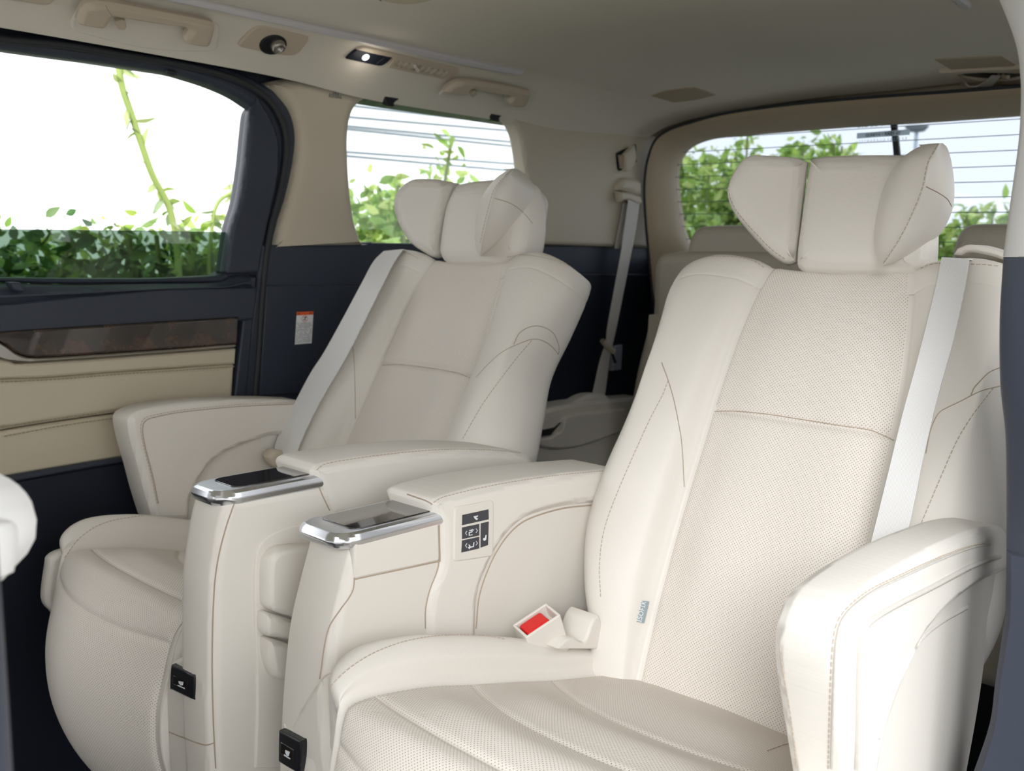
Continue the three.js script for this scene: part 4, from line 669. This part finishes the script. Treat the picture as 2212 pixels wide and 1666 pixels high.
const bc = (() => {
  const f = lf0([2110, 145]); const c0 = thing('ceiling_cover', 'flat beige ceiling cover right of center, above the belt retractor', 'cover', onY([2110, 140], 1.43)); part('cover', slab(lift(f, 0.004), '2018,130! 2100,126 2160,123! 2192,142! 2180,148! 2056,152!', 0.02, 0.002), M.tail, c0);
  const h = thing('belt_retractor', 'ceiling belt retractor with a loop of beige webbing hanging out', 'belt retractor', onY([2120, 165], 1.43));
  part('bezel', slab(lift(f, 0.010), '2027,158! 2110,153 2212,148! 2260,160! 2260,185! 2200,183 2150,183 2090,181 2055,172', 0.012, 0.004, { holes: ['2059,160! 2120,156 2212,158! 2212,170! 2190,175 2140,178 2085,172'] }), M.roofTrim, h);
  part('recess', slab(lift(f, 0.0015), '2064,159! 2215,151! 2215,172! 2092,174!', 0.003, 0.001), M.black, h);
  const A = L('2078,168 2084,180 2096,187 2110,186 2128,176 2142,163'), Bq = L('2090,181 2098,190 2108,194 2124,193 2146,182 2162,164'); const P = (p, i) => hit(p, lift(f, 0.024 - Math.abs(i - 2.5) * 0.005).o, f.N);
  const a = A.map(P), b = Bq.map(P), a2 = [], b2 = []; for (let i = 0; i <= 30; i++) { a2.push(cAt(a, 5 * i / 30)); b2.push(cAt(b, 5 * i / 30)); }
  part('webbing', ribbon(a2, b2, 0.0016), M.beltDim, h); part('tongue_end', tube([[2160, 160], [2172, 166], [2182, 166]].map((p) => hit(p, lift(f, 0.004).o, f.N)), 0.006, { n: 12 }), M.roofTrim, h);
  part('spindle', tube([[2078, 160], [2080, 178]].map((p) => hit(p, lift(f, -0.002).o, f.N)), 0.006, { n: 6 }), M.roofTrim, h); return h; })();
void bc;
{ // roof monitor edge at the top
  const h = thing('roof_screen', 'dark rimmed roof unit cut off by the top edge', 'roof unit', onY([880, 0], 1.43)); part('housing', slab(lift(lf0([880, 12]), 0.03), '800,-60! 815,-8 822,3 850,10 885,12 915,8 940,0 960,-20! 960,-60!', 0.05, 0.008), M.roofTrim, h); part('rim', slab(lift(lf0([880, 12]), 0.022), '796,-60! 808,-8 818,2 824,4! 824,-60!', 0.03, 0.004), M.black, h); }
{ // folded belt hook on the rear pillar
  const h = thing('cargo_hook', 'fold-out beige hook with dark recess on the rear pillar', 'hook', onX([1355, 340], -0.71));
  part('recess', slab(frameX(-0.712), '1331,335 1336,328 1374,311! 1376,350! 1338,370 1334,366', 0.004, 0.001), M.black, h);
  part('flap', slab(frameX(-0.690), '1353,332! 1372,313! 1375,347 1358,370 1354,369!', 0.018, 0.003), M.pillar, h); part('latch', slab(frameX(-0.700), '1340,335! 1351,333! 1352,362! 1344,364!', 0.01, 0.002), M.seam, h);
  part('plate', slab(frameX(-0.7138), '1328,330! 1384,298! 1385,345 1380,358 1350,376! 1332,374!', 0.004, 0.001), M.pillar, h); }
{ // small airbag lettering on the pillar trim
  const font = await new FontLoader().loadAsync('fonts/droid/droid_sans_bold.typeface.json'); const h = thing('airbag_mark', 'tiny grey SRS AIRBAG lettering on the beige pillar', 'lettering', onX([722, 200], -0.734));
  const put = (s, p, w) => { const g = new TextGeometry(s, { font, size: 0.008, depth: 0.0006, curveSegments: 2 }); g.computeBoundingBox(); const k = w / g.boundingBox.max.x; g.scale(k, 1, 1); const q = onX(p, -0.7346); g.applyMatrix4(new THREE.Matrix4().makeBasis(V(0, 0, -1), V(0, 1, 0), V(1, 0, 0)).setPosition(q)); return g; };
  part('letters', mergeGeometries([put('SRS', [718, 203], 0.017), put('AIRBAG', [710, 210], 0.033)]), phys([0.25, 0.24, 0.22], 0.8), h); }
{ // warning label on the navy panel
  const c = document.createElement('canvas'); c.width = 256; c.height = 512; const x = c.getContext('2d'); x.fillStyle = '#eceeee'; x.fillRect(0, 0, 256, 512); x.fillStyle = '#e8622c'; x.fillRect(0, 0, 256, 54);
  x.fillStyle = '#3a2018'; x.fillRect(20, 24, 26, 12); x.fillRect(200, 22, 34, 12); x.strokeStyle = '#d0605c'; x.lineWidth = 7; x.beginPath(); x.ellipse(128, 112, 46, 50, 0, 0, 7); x.stroke(); x.beginPath(); x.moveTo(97, 76); x.lineTo(160, 148); x.stroke();
  x.fillStyle = '#5b6468'; x.beginPath(); x.arc(138, 92, 16, 0, 7); x.fill(); x.fillRect(104, 122, 36, 16); x.fillStyle = '#8b9499'; x.fillRect(0, 170, 256, 3); x.fillRect(0, 276, 256, 3); x.fillStyle = '#6a7278';
  for (let r = 0; r < 15; r++) { const y = 182 + r * 22 + (r > 3 ? 8 : 0); if (y > 495) break; let px = 12; while (px < 236) { const w = 5 + Math.floor(rnd() * 13); if (px + w < 244 && rnd() > 0.16) x.fillRect(px, y, w, r < 4 ? 10 : 8); px += w + 5; } }
  const t = new THREE.CanvasTexture(c); t.colorSpace = THREE.SRGBColorSpace; const h = thing('warning_label', 'white warning label with an orange top band on the navy panel', 'label', onX([656, 710], -0.72));
  const g = new THREE.BoxGeometry(1, 1, 1); const p0 = onX([641, 674], -0.7315), p1 = onX([677, 673], -0.7315), p2 = onX([637, 744], -0.7315); const w = p1.distanceTo(p0), hh = p0.distanceTo(p2);
  const geo = new THREE.BoxGeometry(w, hh, 0.0006); const up = p0.clone().sub(p2).normalize(), rt = V(0, 0, -1); const m4 = new THREE.Matrix4().makeBasis(rt, up, V(1, 0, 0)).setPosition(p0.clone().add(p1).add(p2).add(p1.clone().add(p2).sub(p0)).multiplyScalar(0.25)); geo.applyMatrix4(m4); void g;
  part('sticker', geo, new THREE.MeshStandardMaterial({ map: t, roughness: 0.6 }), h); }
{ // window sticker read from outside
  const c = document.createElement('canvas'); c.width = 1024; c.height = 400; const x = c.getContext('2d'); x.clearRect(0, 0, 1024, 400); x.fillStyle = 'rgba(120,160,170,0.0)'; x.fillRect(0, 0, 1024, 400);
  x.fillStyle = '#a9c4c8'; x.font = '600 92px serif'; x.textAlign = 'center'; x.fillText('THAILAND CO LTD', 512, 120); x.font = '92px serif'; x.fillText('❦', 60, 90); x.fillText('❦', 970, 90);
  x.fillStyle = '#c4d0d4'; x.fillRect(110, 200, 830, 84); x.fillStyle = '#20292e'; x.font = 'bold 66px sans-serif'; x.fillText('10-YEAR • HYBRID', 525, 266); x.fillStyle = '#bcd0d2'; x.font = '56px sans-serif'; x.fillText('B A T T E R Y  G U A R A N T E E', 525, 350, 830);
  const t = new THREE.CanvasTexture(c); t.colorSpace = THREE.SRGBColorSpace; const a = onZ([1842, 258], -1.099), b = onZ([1984, 250], -1.099), d = onZ([1846, 314], -1.099); const w = a.distanceTo(b), hh = a.distanceTo(d);
  const g = new THREE.PlaneGeometry(w, hh); g.rotateY(Math.PI); const q = a.clone().add(b).multiplyScalar(0.5).add(V(0, -hh / 2, 0)); g.translate(q.x, q.y, -1.0985);
  const h = thing('window_sticker', 'pale sticker with mirrored lettering on the rear window top', 'sticker', q); const m = new THREE.MeshPhysicalMaterial({ map: t, transparent: true, transmission: 0.75, thickness: 0, roughness: 1, side: THREE.DoubleSide }); part('sticker_print', g, m, h);
  const wi = thing('rear_wiper', 'dark wiper arm upright behind the rear window', 'wiper', onZ([1938, 300], -1.12)); part('arm', slab(frameZ(-1.11), '1922,258! 1939,258! 1938,262 1936,268 1942,324 1944,345! 1930,345! 1926,300 1922,268', 0.012, 0.003), M.black, wi); }
{ // front seat corner and doorway edge in the foreground
  const s = thing('front_seat', 'blurred white front seat corner at the left edge', 'car seat', hit([50, 1130], EYE.clone().addScaledVector(FW, 0.52), FW.clone().negate()));
  const f = frameN(EYE.clone().addScaledVector(FW, 0.50), FW.clone().negate()); part('seat_side', slab(f, '-60,1000! -20,1012 20,1018 60,1042 88,1078 99,1118 96,1160 80,1190 50,1222 30,1245 -60,1290!', 0.06, 0.014, { seg: 7, tb: true }), M.white, s);
  part('side_lever', slab(lift(f, 0.012), '-60,1110! 20,1118 40,1125 48,1142 46,1200 40,1232 24,1240 -60,1280!', 0.03, 0.006, { tb: true }), M.white, s);
  const d = struct('trim_3', V(0.6, 0.9, 1.2)); const f2 = frameN(EYE.clone().addScaledVector(FW, 0.42), FW.clone().negate()); part('doorway_edge', slab(lift(f2, 0.03), onF('-200,560! -10,600! 4,700 7,850 10,1000 18,1200 38,1500 56,1800! -200,1800!', f2), 0.03, 0.01), M.navy, d); }

// ---------------------------------------------------------------- outdoors: shrubs, reeds, wires, lamp post
const leafG = (() => { const s = []; for (let i = 0; i <= 4; i++) { const t = i / 4, w = Math.sin(Math.PI * Math.pow(t, 0.8)) * 0.26; s.push([t, w]); } const pos = [], idx = []; for (const [t, w] of s) { const z = -0.25 * t * t; pos.push(-w, t, z + w * 0.25, 0, t, z, w, t, z + w * 0.25); }
  for (let i = 0; i < 4; i++) for (let k = 0; k < 2; k++) { const a = i * 3 + k; idx.push(a, a + 1, a + 4, a, a + 4, a + 3); } const g = new THREE.BufferGeometry(); g.setAttribute('position', new THREE.Float32BufferAttribute(pos, 3)); g.setIndex(idx); g.computeVertexNormals(); return g; })();
const leafM = phys([1, 1, 1], 0.55, { transmission: 0.45, thickness: 0 }), stemM = phys([0.16, 0.2, 0.06], 0.8);
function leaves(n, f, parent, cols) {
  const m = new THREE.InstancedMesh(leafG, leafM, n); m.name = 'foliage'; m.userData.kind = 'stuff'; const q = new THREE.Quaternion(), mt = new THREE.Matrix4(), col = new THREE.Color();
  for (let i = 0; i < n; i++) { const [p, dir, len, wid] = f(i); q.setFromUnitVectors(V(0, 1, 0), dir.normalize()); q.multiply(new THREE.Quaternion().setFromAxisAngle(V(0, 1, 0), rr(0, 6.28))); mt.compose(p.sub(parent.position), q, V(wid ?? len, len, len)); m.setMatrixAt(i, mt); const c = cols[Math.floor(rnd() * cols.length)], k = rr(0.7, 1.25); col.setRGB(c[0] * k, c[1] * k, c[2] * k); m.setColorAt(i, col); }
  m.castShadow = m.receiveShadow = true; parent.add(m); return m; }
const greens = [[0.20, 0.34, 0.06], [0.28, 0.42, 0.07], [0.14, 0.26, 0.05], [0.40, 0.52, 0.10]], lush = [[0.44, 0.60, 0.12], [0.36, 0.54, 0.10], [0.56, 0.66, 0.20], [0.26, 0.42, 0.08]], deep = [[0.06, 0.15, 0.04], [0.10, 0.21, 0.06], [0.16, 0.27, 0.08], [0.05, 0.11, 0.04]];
function shrub(label, x, z, w, d, h, n, ls, cols, group) {
  const g = thing('shrub', label, 'shrub', V(x, -0.35, z), group);
  const stems = [], tips = []; for (let i = 0; i < 14; i++) { const bx = x + rr(-w, w) * 0.5, bz = z + rr(-d, d) * 0.5, H = h * rr(0.6, 1.0) + 0.35, tx = bx + rr(-0.3, 0.3), tz = bz + rr(-0.3, 0.3); const p = [V(bx, -0.35, bz), V((bx + tx) / 2 + rr(-0.08, 0.08), -0.35 + H * 0.55, (bz + tz) / 2), V(tx, -0.35 + H, tz)]; tips.push(p); stems.push(tube(p, 0.009, { n: 8, rs: 5 })); }
  part('stem', mergeGeometries(stems), stemM, g).userData.kind = 'stuff';
  leaves(n, () => { const s = tips[Math.floor(rnd() * tips.length)], t = 1.98 * Math.pow(rnd(), 0.6), p = cAt(s, t), r = 0.30 * (1.25 - t / 2); p.add(V(rr(-r, r), rr(-0.08, 0.12), rr(-r, r))); return [p, V(rr(-1, 1), rr(-0.5, 0.9), rr(-1, 1)), ls * rr(0.6, 1.3)]; }, g, cols); }
// beyond the door window: a dense low hedge, seen through the tinted pane
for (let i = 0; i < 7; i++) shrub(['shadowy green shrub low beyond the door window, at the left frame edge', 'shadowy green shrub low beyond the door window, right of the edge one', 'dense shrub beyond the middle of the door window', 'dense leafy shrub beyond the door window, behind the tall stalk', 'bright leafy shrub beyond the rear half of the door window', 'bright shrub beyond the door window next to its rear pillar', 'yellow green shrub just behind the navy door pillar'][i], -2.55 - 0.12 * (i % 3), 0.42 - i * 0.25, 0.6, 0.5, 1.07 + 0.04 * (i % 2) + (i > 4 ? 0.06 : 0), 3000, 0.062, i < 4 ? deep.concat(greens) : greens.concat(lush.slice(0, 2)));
// beyond the quarter window
const qs = [[-3.0, -1.72, 1.62, 'tall bright shrub at the left of the quarter window'], [-3.05, -2.02, 1.50, 'bright leafy shrub just left of the farther seat headrest'], [-3.1, -2.36, 1.40, 'lower bright shrub over the farther seat headrest in the quarter window'], [-2.6, -1.60, 1.12, 'low bright shrub at the foot of the quarter window']];
for (const [x, z, h, l] of qs) shrub(l, x, z, 0.6, 0.5, h, 2600, 0.075, lush);
// beyond the rear window
const bs = [[-3.55, -5.4, 1.98, 'tall pale green shrub at the left of the rear window'], [-3.05, -5.5, 1.86, 'feathery shrub in the rear window left of the large headrest'], [-2.55, -5.6, 1.92, 'pale bushy top showing over the large headrest'], [-3.1, -4.5, 1.22, 'low yellow green shrub at the left foot of the rear window'], [-2.1, -5.6, 1.88, 'shrub top over the large headrest, beside the wiper'], [-3.3, -5.9, 2.0, 'pale shrub behind the others at the upper left of the rear window'], [-2.8, -5.9, 1.96, 'pale shrub over the left wing of the large headrest'], [-2.3, -5.9, 1.95, 'yellow green shrub top near the mirrored sticker'], [-1.3, -5.5, 1.36, 'low shrub right of the large headrest'], [-1.0, -5.3, 1.34, 'low shrub at the right end of the rear window'], [-1.6, -5.2, 1.2, 'low shrub behind the right wing of the large headrest']];
for (const [x, z, h, l] of bs) shrub(l, x, z, 0.7, 0.6, h, 3000, 0.09, lush);
// tall stalks outside the door window
function stalk(label, pts, r, x) { const P = L(pts).map((p) => onX(p, x)); const g = thing('reed_stalk', label, 'plant', P[P.length - 1]); part('stem', tube(P, r, { n: 50, rs: 7 }), phys([0.34, 0.44, 0.12], 0.6), g);
  leaves(26, () => { const t = rnd() * (P.length - 1), p = cAt(P, t); return [p, V(rr(-0.4, 0.4), rr(-1, 0.4), rr(-1, 1)), rr(0.04, 0.10), 0.05]; }, g, [[0.34, 0.46, 0.12], [0.42, 0.5, 0.2], [0.3, 0.4, 0.2]]); }
stalk('tall pale green stalk leaning across the door window', '250,60 262,180 285,250 305,310 330,380 362,440 376,490 390,640', 0.012, -2.3);
stalk('short leafy stalk near the navy door pillar', '540,330 520,400 470,440 455,520 450,640', 0.008, -2.4);
// overhead wires and a street lamp
const wl = [['765,229', '1112,270', 'topmost'], ['765,254', '1118,284', 'second'], ['766,274', '1126,309', 'third'], ['768,281', '1126,318', 'fourth'], ['770,330', '1136,356', 'fifth'], ['770,339', '1138,372', 'lowest']];
for (const [a, b, k] of wl) { const p = onX(L(a)[0], -9), q = onX(L(b)[0], -9), d = q.clone().sub(p); const w = thing('power_line', `thin overhead wire across the quarter window, ${k} of the six`, 'wire', p, 'overhead wires'); part('cable', tube([p.clone().addScaledVector(d, -0.2), p, q, q.clone().addScaledVector(d, 1.2)], 0.018, { n: 8, rs: 6 }), M.wire, w); }
{ const p = onZ([1980, 284], -16), w = thing('street_lamp', 'small distant street lamp post right of the wiper', 'street lamp', V(p.x, -0.35, p.z)); part('pole', tube([V(p.x, -0.35, p.z), V(p.x, p.y / 2, p.z), p], 0.035, { n: 4 }), phys([0.45, 0.52, 0.56], 0.7), w);
  const g = new THREE.LatheGeometry([[0, 0.0], [0.13, 0.02], [0.20, 0.10], [0.19, 0.11], [0.06, 0.05], [0, 0.06]].map((q) => new THREE.Vector2(...q)), 24); g.translate(p.x, p.y - 0.02, p.z); part('lamp_head', g, M.wire, w); }

renderer.render(scene, camera);
